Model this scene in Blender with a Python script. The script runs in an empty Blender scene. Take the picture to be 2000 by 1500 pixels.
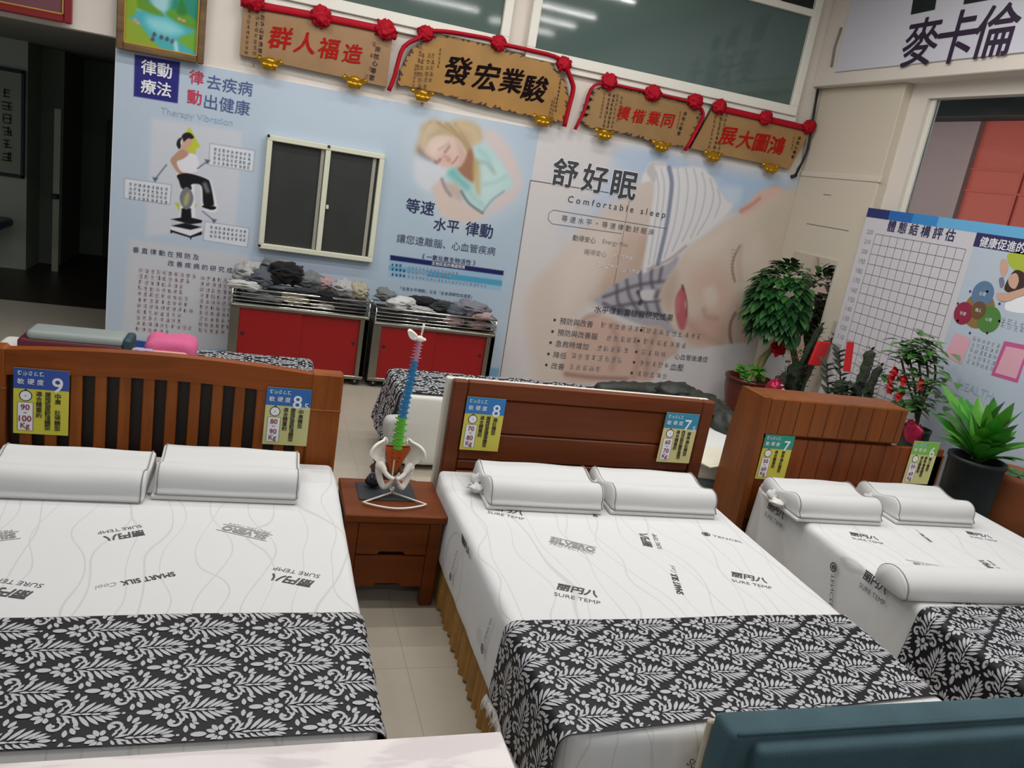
import bpy, math, random
import numpy as np
from mathutils import Vector, Matrix, noise
random.seed(7)
SC = bpy.context.scene
COL = SC.collection
PI = math.pi

# ---------------------------------------------------------------- camera
FPX, PITCH, ROLL, YAW, HC = 1566.36, math.radians(14.5976), math.radians(9.7306), math.radians(18.564), 2.3
def _rot():
    cy, sy, cp, sp = math.cos(YAW), math.sin(YAW), math.cos(PITCH), math.sin(PITCH)
    fwd = np.array([sy*cp, cy*cp, -sp]); right = np.array([cy, -sy, 0.0]); up = np.cross(right, fwd)
    cr, sr = math.cos(ROLL), math.sin(ROLL)
    return np.array([cr*right + sr*up, -(-sr*right + cr*up), fwd])
CM = _rot()
cam = bpy.data.cameras.new('camera'); camo = bpy.data.objects.new('camera', cam); COL.objects.link(camo)
cam.sensor_width = 36; cam.sensor_fit = 'HORIZONTAL'; cam.lens = FPX/2000*36; cam.clip_start = .05
mw = Matrix.Identity(4)
for i in range(3):
    mw[i][0], mw[i][1], mw[i][2] = CM[0][i], -CM[1][i], -CM[2][i]
mw[2][3] = HC
camo.matrix_world = mw
SC.camera = camo
def ray(x, y):
    return CM.T @ np.array([(x-1000)/FPX, (y-750)/FPX, 1.0])
# points of the photograph on the real planes of the room (used to trace flat prints and outlines)
def aty(x, y, Y): d = ray(x, y); return d*(Y/d[1]) + [0, 0, HC]
def atx(x, y, X): d = ray(x, y); return d*(X/d[0]) + [0, 0, HC]
def atz(x, y, z): d = ray(x, y); return d*((z-HC)/d[2]) + [0, 0, HC]

# ---------------------------------------------------------------- light and exposure
vs = SC.view_settings
vs.view_transform = 'Standard'; vs.look = 'None'; vs.exposure = 0.0; vs.gamma = 1.0; vs.use_curve_mapping = False
W = bpy.data.worlds.new('world'); SC.world = W; W.use_nodes = True
W.node_tree.nodes['Background'].inputs[0].default_value = (.80, .90, 1.0, 1)
W.node_tree.nodes['Background'].inputs[1].default_value = .32
CEIL = 4.95
LAMP_W = 22.5
FIXTURES = [(4.05, 3.6), (4.1, 2.55), (4.1, 1.4), (2.55, 1.93), (2.4, 3.75), (.6, 3.75), (-1.2, 3.75), (4.0, 5.2), (2.0, 5.2), (0, 5.2), (-2.0, 5.2),
            (3.2, 6.6), (1.2, 6.6), (-.8, 6.6), (3.2, -2.2), (1.2, -2.2), (-.8, -2.2), (-2.8, -2.2)]
for i, (x, y) in enumerate(FIXTURES):
    l = bpy.data.lights.new('tube_light', 'AREA'); l.shape = 'RECTANGLE'; l.size = 1.22; l.size_y = .05
    l.energy = LAMP_W; l.color = (1, .99, .975)
    o = bpy.data.objects.new('tube_light', l); COL.objects.link(o); o.location = (x, y, CEIL-.13)

# ---------------------------------------------------------------- helpers
def lin(c):
    return c/12.92 if c <= .04045 else ((c+.055)/1.055)**2.4
def rgb(h):
    if isinstance(h, str):
        h = h.lstrip('#'); h = [int(h[i:i+2], 16)/255 for i in (0, 2, 4)]
    return tuple(lin(c) for c in h)
MATS = {}
def mat(name, col, rough=.6, metal=0, bump=0, bscale=60, var=0, vscale=6, emit=0, sheen=0, spec=None, trans=0):
    if name in MATS: return MATS[name]
    m = bpy.data.materials.new(name); m.use_nodes = True; nt = m.node_tree; b = nt.nodes['Principled BSDF']
    c = rgb(col) + (1,)
    b.inputs['Base Color'].default_value = c; b.inputs['Roughness'].default_value = rough; b.inputs['Metallic'].default_value = metal
    if spec is not None: b.inputs['Specular IOR Level'].default_value = spec
    if sheen: b.inputs['Sheen Weight'].default_value = sheen
    if trans: b.inputs['Transmission Weight'].default_value = trans
    if emit:
        b.inputs['Emission Color'].default_value = c; b.inputs['Emission Strength'].default_value = emit
    if bump or var:
        tc = nt.nodes.new('ShaderNodeTexCoord')
    if bump:
        n = nt.nodes.new('ShaderNodeTexNoise'); n.inputs['Scale'].default_value = bscale; n.inputs['Detail'].default_value = 3
        bp = nt.nodes.new('ShaderNodeBump'); bp.inputs['Strength'].default_value = bump; bp.inputs['Distance'].default_value = .01
        nt.links.new(tc.outputs['Object'], n.inputs['Vector']); nt.links.new(n.outputs['Fac'], bp.inputs['Height']); nt.links.new(bp.outputs[0], b.inputs['Normal'])
    if var:
        n = nt.nodes.new('ShaderNodeTexNoise'); n.inputs['Scale'].default_value = vscale; n.inputs['Detail'].default_value = 4
        r = nt.nodes.new('ShaderNodeMapRange'); r.inputs['From Min'].default_value = .3; r.inputs['From Max'].default_value = .7
        r.inputs['To Min'].default_value = 1-var; r.inputs['To Max'].default_value = 1+var
        v = nt.nodes.new('ShaderNodeVectorMath'); v.operation = 'SCALE'; v.inputs[0].default_value = c[:3]
        nt.links.new(tc.outputs['Object'], n.inputs['Vector']); nt.links.new(n.outputs['Fac'], r.inputs['Value'])
        nt.links.new(r.outputs[0], v.inputs['Scale']); nt.links.new(v.outputs[0], b.inputs['Base Color'])
    MATS[name] = m
    return m
def wood(name, ca, cb, axis=0, scale=7, rough=.38, stretch=.09):
    if name in MATS: return MATS[name]
    m = bpy.data.materials.new(name); m.use_nodes = True; nt = m.node_tree; b = nt.nodes['Principled BSDF']
    tc = nt.nodes.new('ShaderNodeTexCoord'); mp = nt.nodes.new('ShaderNodeMapping'); s = [1, 1, 1]; s[axis] = stretch; mp.inputs['Scale'].default_value = s
    n = nt.nodes.new('ShaderNodeTexNoise'); n.inputs['Scale'].default_value = scale; n.inputs['Detail'].default_value = 6; n.inputs['Roughness'].default_value = .6; n.inputs['Distortion'].default_value = .6
    n2 = nt.nodes.new('ShaderNodeTexNoise'); n2.inputs['Scale'].default_value = scale*9; n2.inputs['Detail'].default_value = 3
    mx = nt.nodes.new('ShaderNodeMath'); mx.operation = 'MULTIPLY_ADD'; mx.inputs[1].default_value = .3
    cr = nt.nodes.new('ShaderNodeValToRGB'); cr.color_ramp.elements[0].position = .45; cr.color_ramp.elements[1].position = .85
    cr.color_ramp.elements[0].color = rgb(ca)+(1,); cr.color_ramp.elements[1].color = rgb(cb)+(1,)
    L = nt.links.new
    L(tc.outputs['Object'], mp.inputs['Vector']); L(mp.outputs[0], n.inputs['Vector']); L(mp.outputs[0], n2.inputs['Vector'])
    L(n2.outputs['Fac'], mx.inputs[0]); L(n.outputs['Fac'], mx.inputs[2]); L(mx.outputs[0], cr.inputs[0]); L(cr.outputs[0], b.inputs['Base Color'])
    b.inputs['Roughness'].default_value = rough; b.inputs['Specular IOR Level'].default_value = .25
    MATS[name] = m
    return m
def vcol(name, rough=.5, spec=.3):
    if name in MATS: return MATS[name]
    m = bpy.data.materials.new(name); m.use_nodes = True; nt = m.node_tree; b = nt.nodes['Principled BSDF']
    a = nt.nodes.new('ShaderNodeVertexColor'); a.layer_name = 'print'
    nt.links.new(a.outputs['Color'], b.inputs['Base Color']); b.inputs['Roughness'].default_value = rough; b.inputs['Specular IOR Level'].default_value = spec
    MATS[name] = m
    return m

_G = {}
def glyphs(s):
    if s in _G: return _G[s]
    cu = bpy.data.curves.new('lettering', 'FONT'); cu.body = s; cu.size = 1; cu.resolution_u = 3
    o = bpy.data.objects.new('lettering', cu)
    me = o.to_mesh()
    v = np.array([tuple(p.co[:2]) for p in me.vertices]) if len(me.vertices) else np.zeros((0, 2))
    f = [tuple(p.vertices) for p in me.polygons]
    o.to_mesh_clear(); bpy.data.objects.remove(o); bpy.data.curves.remove(cu)
    _G[s] = (v, f)
    return _G[s]
def V3(*a): return np.array(a, float)

class B:
    """collects shapes and links them as one mesh object"""
    def __init__(s): s.v = []; s.f = []; s.m = []; s.s = []; s.n = 0
    def add(s, verts, faces, mi=0, smooth=False, M=None):
        verts = np.asarray(verts, float)
        if M is not None:
            M = np.array(M); verts = verts @ M[:3, :3].T + M[:3, 3]
        s.v.append(verts); s.f += [tuple(i+s.n for i in f) for f in faces]; s.m += [mi]*len(faces); s.s += [smooth]*len(faces); s.n += len(verts)
        return s
    def box(s, x0, x1, y0, y1, z0, z1, bev=.004, mi=0, M=None):
        lo = np.array([min(x0, x1), min(y0, y1), min(z0, z1)]); hi = np.array([max(x0, x1), max(y0, y1), max(z0, z1)])
        b = min(bev, .45*min(hi-lo))
        vs = []; idx = {}
        for i in range(8):
            sg = [(i >> k) & 1 for k in range(3)]
            for a in range(3):
                p = [0, 0, 0]
                for k in range(3):
                    e = hi[k] if sg[k] else lo[k]
                    p[k] = e if k == a else (e-b if sg[k] else e+b)
                idx[(i, a)] = len(vs); vs.append(p)
        F = []
        for a in range(3):
            u, w = (a+1) % 3, (a+2) % 3
            for sd in (0, 1):
                q = [sum([(sd << a), (p << u), (r << w)]) for p, r in ((0, 0), (1, 0), (1, 1), (0, 1))]
                q = [idx[(i, a)] for i in q]
                F.append(q if sd else q[::-1])
        for a in range(3):
            u, w = (a+1) % 3, (a+2) % 3
            for p in (0, 1):
                for r in (0, 1):
                    i0 = (p << u) | (r << w); i1 = i0 | (1 << a)
                    q = [idx[(i0, u)], idx[(i1, u)], idx[(i1, w)], idx[(i0, w)]]
                    F.append(q if (p ^ r) == 0 else q[::-1])
        for i in range(8): 
            q = [idx[(i, 0)], idx[(i, 1)], idx[(i, 2)]]
            F.append(q if bin(i).count('1') % 2 else q[::-1])
        return s.add(vs, F, mi, False, M)
    def rbox(s, x0, x1, y0, y1, z0, z1, r=.03, n=(8, 8, 6), mi=0, M=None, fn=None):
        """rounded soft box"""
        c = np.array([(x0+x1)/2, (y0+y1)/2, (z0+z1)/2]); h = np.array([x1-x0, y1-y0, z1-z0])/2
        r = min(r, h.min()*.98)
        ax = []
        for k in range(3):
            t = [-1.0] + [-(1-(r/h[k])*(1-q)) for q in (.35, .75)] + list(np.linspace(-(1-r/h[k]), 1-r/h[k], n[k])) + [(1-(r/h[k])*(1-q)) for q in (.75, .35)][::1] + [1.0]
            ax.append(sorted(set(round(v, 6) for v in t)))
        vid = {}; vs = []; F = []
        def pt(p):
            key = tuple(round(x, 5) for x in p)
            if key in vid: return vid[key]
            q = np.array(p)*h; inner = np.clip(q, -(h-r), h-r); d = q-inner; L = np.linalg.norm(d)
            if L > 1e-9: q = inner + d/L*r
            vid[key] = len(vs); vs.append(q+c); return vid[key]
        for a in range(3):
            u, w = (a+1) % 3, (a+2) % 3
            for sd in (-1, 1):
                for i in range(len(ax[u])-1):
                    for j in range(len(ax[w])-1):
                        q = []
                        for ii, jj in ((i, j), (i+1, j), (i+1, j+1), (i, j+1)):
                            p = [0, 0, 0]; p[a] = sd; p[u] = ax[u][ii]; p[w] = ax[w][jj]; q.append(pt(p))
                        F.append(q if sd > 0 else q[::-1])
        if fn: vs = [fn(np.array(p)) for p in vs]
        return s.add(vs, F, mi, True, M)
    def tube(s, path, r, n=8, mi=0, closed=False, M=None, flat=1.0, smooth=True, wide=1.0):
        P = [np.array(p, float) for p in path]; N = len(P)
        rr = r if hasattr(r, '__len__') else [r]*N
        vs = []; F = []; up = None
        for i in range(N):
            t = P[(i+1) % N]-P[i-1] if closed else P[min(i+1, N-1)]-P[max(i-1, 0)]
            t = t/(np.linalg.norm(t)+1e-12)
            if up is None:
                up = np.array([0, 0, 1.0]) if abs(t[2]) < .9 else np.array([0, 1.0, 0])
            up = up - t*(up@t); up /= np.linalg.norm(up)+1e-12; sd = np.cross(t, up)
            for k in range(n):
                a = 2*PI*k/n; vs.append(P[i] + rr[i]*(wide*math.cos(a)*sd + flat*math.sin(a)*up))
        for i in range(N if closed else N-1):
            for k in range(n):
                a, b = i*n+k, i*n+(k+1) % n; c, d = ((i+1) % N)*n+(k+1) % n, ((i+1) % N)*n+k
                F.append((a, d, c, b))
        if not closed:
            F.append(tuple(range(n))); F.append(tuple((N-1)*n+k for k in reversed(range(n))))
        return s.add(vs, F, mi, smooth, M)
    def lathe(s, prof, n=24, mi=0, M=None, o=(0, 0, 0), smooth=True):
        vs = []; F = []; N = len(prof)
        for r, z in prof:
            for k in range(n):
                a = 2*PI*k/n; vs.append((o[0]+r*math.cos(a), o[1]+r*math.sin(a), o[2]+z))
        for i in range(N-1):
            for k in range(n):
                F.append((i*n+k, i*n+(k+1) % n, (i+1)*n+(k+1) % n, (i+1)*n+k))
        F.append(tuple(reversed(range(n)))); F.append(tuple((N-1)*n+k for k in range(n)))
        return s.add(vs, F, mi, smooth, M)
    def ball(s, c, r, mi=0, nu=16, nv=10, M=None, jit=0, seed=0, freq=2.0):
        r = np.array(r if hasattr(r, '__len__') else (r, r, r), float); vs = []; F = []
        for j in range(nv+1):
            for i in range(nu):
                a, b = 2*PI*i/nu, PI*j/nv
                d = np.array([math.cos(a)*math.sin(b), math.sin(a)*math.sin(b), math.cos(b)])
                k = 1.0
                if jit:
                    k += jit*noise.noise(Vector(d*freq)+Vector((seed*7.3, seed*1.7, seed))) + .5*jit*noise.noise(Vector(d*freq*2.3)+Vector((seed, seed*3.1, 5)))
                vs.append(np.array(c)+d*r*k)
        for j in range(nv):
            for i in range(nu):
                F.append((j*nu+i, (j+1)*nu+i, (j+1)*nu+(i+1) % nu, j*nu+(i+1) % nu))
        return s.add(vs, F, mi, True, M)
    def grid(s, nu, nv, fn, mi=0, smooth=True, M=None):
        vs = [fn(i/nu, j/nv) for j in range(nv+1) for i in range(nu+1)]
        F = [(j*(nu+1)+i, j*(nu+1)+i+1, (j+1)*(nu+1)+i+1, (j+1)*(nu+1)+i) for j in range(nv) for i in range(nu)]
        return s.add(vs, F, mi, smooth, M)
    def poly(s, pts, mi=0): return s.add(pts, [tuple(range(len(pts)))], mi)
    def prism(s, pts, d, mi=0, mside=None, M=None):
        """outline of 3-d points pushed along the vector d"""
        n = len(pts); a = np.array(pts, float); b = a+np.array(d, float)
        s.add(np.vstack([a, b]), [tuple(range(n)), tuple(range(2*n-1, n-1, -1))], mi, False, M)
        s.add(np.vstack([a, b]), [(i, n+i, n+(i+1) % n, (i+1) % n) for i in range(n)], mi if mside is None else mside, False, M)
        return s
    def text(s, t, O, u, v, size=None, width=None, mi=0, bold=0, align='c', shear=0, n=None, sx=1.0, nib=0):
        g, F = glyphs(t)
        if not len(g): return s
        g = g.copy(); g[:, 0] *= sx
        lo, hi = g.min(0), g.max(0)
        k = width/(hi[0]-lo[0]) if width else size
        if align == 'c': g = g-(lo+hi)/2
        elif align == 'l': g = g-[lo[0], (lo[1]+hi[1])/2]
        g = g*k
        g[:, 0] += shear*g[:, 1]
        O = np.array(O, float); u = np.array(u, float); v = np.array(v, float)
        sh = [(0, 0)] if not bold else [(bold*k*math.cos(q*PI/4), bold*k*math.sin(q*PI/4)) for q in range(8)] + [(0, 0)]
        if nib: sh = [(nib*k*(1-abs(q)*.0)*q*.8+bold*k*math.cos(c)*.6, nib*k*q*.6+bold*k*math.sin(c)*.6) for q in (-1, -.5, 0, .5, 1) for c in (0, 2.1, 4.2)]
        nr = np.cross(u, v)
        for q, (dx, dy) in enumerate(sh):
            P = O + nr*(q*.00014) + np.outer(g[:, 0]+dx, u) + np.outer(g[:, 1]+dy, v)
            s.add(P, F, mi)
        return s
    def rects(s, L, O, u, v, mi=0):
        O = np.array(O, float); u = np.array(u, float); v = np.array(v, float)
        for a, b, c, d in L:
            s.add([O+u*a+v*b, O+u*c+v*b, O+u*c+v*d, O+u*a+v*d], [(0, 1, 2, 3)], mi)
        return s
    def scrib(s, nch, O, u, v, h, mi=0, vertical=False, seed=1, gap=1.2, w=.13):
        """small illegible print: clusters of tiny strokes"""
        R = random.Random(seed); L = []
        for i in range(nch):
            x0, y0 = (0, -i*h*gap) if vertical else (i*h*gap, 0)
            for k in range(3):
                y = y0 + h*(.15+.33*k+R.uniform(-.07, .07)); L.append((x0+h*R.uniform(.02, .25), y-h*w/2, x0+h*R.uniform(.65, .95), y+h*w/2))
            for k in range(R.choice((1, 2, 2))):
                x = x0+h*R.uniform(.15, .8); L.append((x-h*w/2, y0+h*R.uniform(0, .3), x+h*w/2, y0+h*R.uniform(.65, 1)))
        return s.rects(L, O, u, v, mi)
    def build(s, name, mats, parent=None, loc=None, rz=0, label=None):
        me = bpy.data.meshes.new(name)
        v = np.vstack(s.v) if s.v else np.zeros((0, 3))
        me.from_pydata(v.tolist(), [], s.f)
        if not isinstance(mats, (list, tuple)): mats = [mats]
        for m in mats: me.materials.append(m)
        me.polygons.foreach_set('material_index', s.m); me.polygons.foreach_set('use_smooth', s.s)
        me.update()
        o = bpy.data.objects.new(name, me); COL.objects.link(o)
        if parent is not None: o.parent = parent
        if loc is not None: o.location = loc
        if rz: o.rotation_euler = (0, 0, rz)
        if label: o['label'] = label
        return o
def tag(o, label, cat, group=None, kind=None):
    o['label'] = label; o['category'] = cat
    if group: o['group'] = group
    if kind: o['kind'] = kind
    return o
def thing(name, label, cat, loc=(0, 0, 0), rz=0, group=None):
    o = bpy.data.objects.new(name, None); COL.objects.link(o); o.location = loc; o.rotation_euler = (0, 0, rz); o.empty_display_size = .05
    return tag(o, label, cat, group)
def struct(o, label=None):
    o['kind'] = 'structure'
    if label: o['label'] = label
    return o
def dup(root, loc, rz=0, label=None, group=None):
    r = root.copy(); COL.objects.link(r); r.location = loc; r.rotation_euler = (0, 0, rz)
    if label: r['label'] = label
    if group: r['group'] = group
    for ch in list(root.children):
        c = ch.copy(); COL.objects.link(c); c.parent = r
        for g in list(ch.children):
            d = g.copy(); COL.objects.link(d); d.parent = c
    return r
def spline(P, n=6, closed=True):
    P = [np.array(p, float) for p in P]; N = len(P); out = []
    for i in range(N if closed else N-1):
        p0, p1, p2, p3 = (P[(i-1) % N], P[i], P[(i+1) % N], P[(i+2) % N]) if closed else (P[max(i-1, 0)], P[i], P[i+1], P[min(i+2, N-1)])
        for k in range(n):
            t = k/n
            out.append(.5*((2*p1)+(-p0+p2)*t+(2*p0-5*p1+4*p2-p3)*t*t+(-p0+3*p1-3*p2+p3)*t**3))
    if not closed: out.append(P[-1])
    return out

class Canvas:
    """a printed picture: soft coloured shapes painted on a fine grid (x to the right, y up, metres)"""
    def __init__(s, x0, x1, y0, y1, cell, base):
        s.x0, s.x1, s.y0, s.y1 = x0, x1, y0, y1
        s.nx, s.ny = int(round((x1-x0)/cell)), int(round((y1-y0)/cell))
        s.X, s.Y = np.meshgrid(np.linspace(x0, x1, s.nx+1), np.linspace(y0, y1, s.ny+1))
        s.C = np.empty(s.X.shape+(3,)); s.C[:] = np.array([int(base[i:i+2], 16)/255 for i in (1, 3, 5)])
    def _win(s, lo, hi):
        i0 = max(0, int((lo[0]-s.x0)/(s.x1-s.x0)*s.nx)-1); i1 = min(s.nx+1, int((hi[0]-s.x0)/(s.x1-s.x0)*s.nx)+3)
        j0 = max(0, int((lo[1]-s.y0)/(s.y1-s.y0)*s.ny)-1); j1 = min(s.ny+1, int((hi[1]-s.y0)/(s.y1-s.y0)*s.ny)+3)
        return (slice(j0, j1), slice(i0, i1)) if i1 > i0 and j1 > j0 else None
    def _blend(s, w, A, col):
        c = np.array([int(col[i:i+2], 16)/255 for i in (1, 3, 5)]); s.C[w] = s.C[w]*(1-A[..., None])+c*A[..., None]
    def poly(s, pts, col, feather=.01, alpha=1, smooth=True):
        P = np.array(spline(pts, 5) if smooth else pts, float)[:, :2]
        w = s._win(P.min(0)-feather, P.max(0)+feather)
        if w is None: return s
        X, Y = s.X[w], s.Y[w]; D = np.full(X.shape, 1e9); ins = np.zeros(X.shape, bool)
        for a, b in zip(P, np.roll(P, -1, 0)):
            e = b-a; L = e@e
            if L < 1e-12: continue
            t = np.clip(((X-a[0])*e[0]+(Y-a[1])*e[1])/L, 0, 1)
            D = np.minimum(D, np.hypot(X-a[0]-t*e[0], Y-a[1]-t*e[1]))
            c = (a[1] > Y) != (b[1] > Y)
            with np.errstate(divide='ignore', invalid='ignore'):
                ins ^= c & (X < (b[0]-a[0])*(Y-a[1])/(b[1]-a[1]+1e-15)+a[0])
        sd = np.where(ins, D, -D); A = np.clip(sd/feather*.5+.5, 0, 1); A = A*A*(3-2*A)*alpha
        s._blend(w, A, col); return s
    def line(s, pts, col, width=.01, feather=.008, alpha=1, smooth=True):
        P = np.array(spline(pts, 5, False) if smooth and len(pts) > 2 else pts, float)[:, :2]
        r = width/2+feather; w = s._win(P.min(0)-r, P.max(0)+r)
        if w is None: return s
        X, Y = s.X[w], s.Y[w]; D = np.full(X.shape, 1e9)
        for a, b in zip(P[:-1], P[1:]):
            e = b-a; L = e@e+1e-15; t = np.clip(((X-a[0])*e[0]+(Y-a[1])*e[1])/L, 0, 1)
            D = np.minimum(D, np.hypot(X-a[0]-t*e[0], Y-a[1]-t*e[1]))
        A = np.clip((width/2-D)/feather*.5+.5, 0, 1)*alpha
        s._blend(w, A, col); return s
    def build(s, name, fn, parent=None, m=None):
        """fn(x array, y array) -> stacked 3-d points"""
        P = fn(s.X.ravel(), s.Y.ravel()); nx, ny = s.nx, s.ny
        me = bpy.data.meshes.new(name); me.vertices.add(len(P)); me.vertices.foreach_set('co', P.ravel())
        i = np.arange(nx)[None, :]+(np.arange(ny)*(nx+1))[:, None]; q = np.stack([i, i+1, i+nx+2, i+nx+1], -1).reshape(-1, 4)
        me.loops.add(q.size); me.loops.foreach_set('vertex_index', q.ravel().astype(np.int32))
        me.polygons.add(len(q)); me.polygons.foreach_set('loop_start', (np.arange(len(q))*4).astype(np.int32))
        me.update(calc_edges=True)
        a = me.color_attributes.new('print', 'FLOAT_COLOR', 'POINT')
        C = s.C.reshape(-1, 3); C = np.where(C <= .04045, C/12.92, ((C+.055)/1.055)**2.4)
        a.data.foreach_set('color', np.hstack([C, np.ones((len(C), 1))]).ravel().astype(np.float32))
        me.materials.append(m or vcol('printed_picture'))
        o = bpy.data.objects.new(name, me); COL.objects.link(o)
        if parent is not None: o.parent = parent
        return o

# ---------------------------------------------------------------- materials
WALL = mat('cream_wall_paint', '#d7cec4', .8, bump=.05, bscale=90)
PILLAR = mat('beige_pillar_paint', '#c9bfae', .8, bump=.05, bscale=70)
WHITEPAINT = mat('white_frame_paint', '#dedbd0', .45)
GLASSDARK = mat('dark_tinted_glass', '#4f5f5b', .06, spec=.5)
BLACK = mat('black_print', '#14141c', .6)
NAVY = mat('navy_print', '#1d2452', .6)
WHITEP = mat('white_print', '#e8e8ee', .6)
STEEL = mat('brushed_steel', '#8f8c80', .3, metal=.9)
CHROME = mat('chrome_rail', '#d8d6d0', .15, metal=1)
REDPAINT = mat('red_door_laminate', '#8e0408', .45)
RUBBER = mat('black_rubber', '#131313', .6)
GOLD = mat('gold_paint', '#b98a1c', .28, metal=.75)
REDCLOTH = mat('red_satin_cloth', '#a50820', .65, spec=.2, bump=.15, bscale=50)
# ================================================================ the room
YB = 8.25            # face of the printed panels on the back wall
XR = 5.80            # face of the right-hand pillar
def floor_mat():
    m = bpy.data.materials.new('beige_floor_tiles'); m.use_nodes = True; nt = m.node_tree; b = nt.nodes['Principled BSDF']; L = nt.links.new
    tc = nt.nodes.new('ShaderNodeTexCoord'); br = nt.nodes.new('ShaderNodeTexBrick'); br.offset = 0
    br.inputs['Scale'].default_value = 1; br.inputs['Brick Width'].default_value = .8; br.inputs['Row Height'].default_value = .8; br.inputs['Mortar Size'].default_value = .002
    br.inputs['Color1'].default_value = rgb('#b6ad9d')+(1,); br.inputs['Color2'].default_value = rgb('#b4ab9b')+(1,); br.inputs['Mortar'].default_value = rgb('#9f9584')+(1,)
    n = nt.nodes.new('ShaderNodeTexNoise'); n.inputs['Scale'].default_value = 2.5; n.inputs['Detail'].default_value = 5
    mx = nt.nodes.new('ShaderNodeMixRGB'); mx.blend_type = 'MULTIPLY'; mx.inputs[0].default_value = .25
    L(tc.outputs['Object'], br.inputs['Vector']); L(tc.outputs['Object'], n.inputs['Vector']); L(br.outputs[0], mx.inputs[1]); L(n.outputs['Fac'], mx.inputs[2]); L(mx.outputs[0], b.inputs['Base Color'])
    b.inputs['Roughness'].default_value = .3; b.inputs['Specular IOR Level'].default_value = .3
    return m
b = B(); b.add([(-6, -4, 0), (5.95, -4, 0), (5.95, 10.1, 0), (-6, 10.1, 0)], [(0, 1, 2, 3)]); b.add([(-6, 10.1, 0), (5.95, 10.1, 0), (5.95, 15, 0), (-6, 15, 0)], [(0, 1, 2, 3)], 1)
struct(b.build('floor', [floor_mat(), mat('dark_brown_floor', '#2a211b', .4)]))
b = B(); b.box(-6, 6.2, -4, 8.45, CEIL, CEIL+.1, 0); struct(b.build('ceiling', mat('ceiling_white', '#dcd9d2', .9)))
b = B(); b.box(-1.37, 6.2, 8.27, 8.45, 0, CEIL, 0); b.box(-6, -1.37, 8.27, 8.45, 2.86, CEIL, 0)
struct(b.build('wall_back', WALL))
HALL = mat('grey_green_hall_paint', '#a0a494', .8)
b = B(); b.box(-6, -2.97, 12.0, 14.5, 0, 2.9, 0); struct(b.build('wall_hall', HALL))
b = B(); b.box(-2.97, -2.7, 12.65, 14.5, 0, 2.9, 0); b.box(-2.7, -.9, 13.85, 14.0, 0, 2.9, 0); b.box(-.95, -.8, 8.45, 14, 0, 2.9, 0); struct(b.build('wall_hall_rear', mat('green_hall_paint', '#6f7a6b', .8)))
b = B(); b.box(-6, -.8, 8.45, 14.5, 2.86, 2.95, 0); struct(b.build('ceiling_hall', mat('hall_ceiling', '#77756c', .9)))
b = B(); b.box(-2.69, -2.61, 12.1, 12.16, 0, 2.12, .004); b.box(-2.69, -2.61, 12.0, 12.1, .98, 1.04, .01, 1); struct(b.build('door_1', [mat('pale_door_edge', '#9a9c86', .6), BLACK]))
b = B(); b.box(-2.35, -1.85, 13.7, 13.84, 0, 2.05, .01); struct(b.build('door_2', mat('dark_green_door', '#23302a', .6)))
# framed calligraphy and massage table in the dim hall
t = thing('framed_calligraphy', 'dim calligraphy scroll in thin black frame on the hall wall', 'picture', (-3.28, 11.99, 1.85))
b = B(); b.box(-.25, .25, -.02, 0, -.62, .62, .002); b.build('paper', mat('aged_paper', '#8c8f7e', .8), t)
b = B()
for a in (((-.29, -.25), (-.66, .66)), ((.25, .29), (-.66, .66)), ((-.29, .29), (.62, .66)), ((-.29, .29), (-.66, -.62))): b.box(a[0][0], a[0][1], -.04, 0, a[1][0], a[1][1], .006)
b.build('frame', BLACK, t)
b = B(); b.scrib(6, V3(.03, -.025, .3), (1, 0, 0), (0, 0, 1), .13, 0, True, 3); b.scrib(6, V3(-.17, -.025, .3), (1, 0, 0), (0, 0, 1), .13, 0, True, 4); b.build('lettering', mat('faded_ink', '#3a3c34', .8), t)
t = thing('massage_table', 'navy padded massage table end by the dim hall wall', 'table', (-3.55, 11.5, 0))
b = B(); b.rbox(-.75, .5, -.3, .3, .58, .70, .06); b.build('cushion', mat('navy_vinyl', '#223a5c', .35), t)
for x in (-.65, .3):
    for y in (-.22, .22): b = B(); b.tube([(x, y, 0), (x, y, .6)], .02); b.build('leg', STEEL, t)
# right side: pillar, beam, window wall
b = B(); b.box(XR, 6.2, 6.95, 8.27, 0, 3.76, .006); b.box(XR-.012, XR+.1, 6.955, 8.26, 0, 2.80, .006)
for q0, q1 in (((1577, 437), (1660, 449)), ((1610, 380), (1625, 381))):
    p, r = atx(*q0, XR), atx(*q1, XR); b.box(XR-.0135, XR, min(p[1], r[1]), max(p[1], r[1]), p[2]-.004, p[2]+.004, 0, 1)
struct(b.build('wall_pillar', [PILLAR, mat('crack_line', '#6e675c', .8)]))
b = B(); b.box(XR-.02, XR+.02, 6.93, 8.24, 2.80, 2.86, .006); struct(b.build('trim_1', mat('cable_duct_cream', '#cfc7b8', .6)))
b = B(); b.box(5.68, 6.2, -4, 8.269, 3.76, CEIL, .008); struct(b.build('wall_beam', WALL))
b = B(); b.box(5.90, 6.01, -4, 6.95, 0, 2.45, 0); b.box(5.90, 6.01, 6.72, 6.95, 2.45, 3.76, 0); b.box(5.90, 6.01, -4, 6.72, 3.62, 3.76, 0); b.box(5.90, 6.01, -4, 1.5, 2.45, 3.62, 0)
struct(b.build('wall_right', WALL))
t = bpy.data.objects.new('window_4', None); COL.objects.link(t); struct(t)
b = B(); b.box(5.94, 6.0, 6.66, 6.72, 2.45, 3.62, .004); b.box(5.94, 6.0, 1.5, 1.56, 2.45, 3.62, .004); b.box(5.94, 6.0, 1.56, 6.66, 2.45, 2.5, .004)
b.build('window_frame', WHITEPAINT, t)
g = mat('clear_window_glass', '#e8efee', .02, trans=1, spec=.5)
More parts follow.
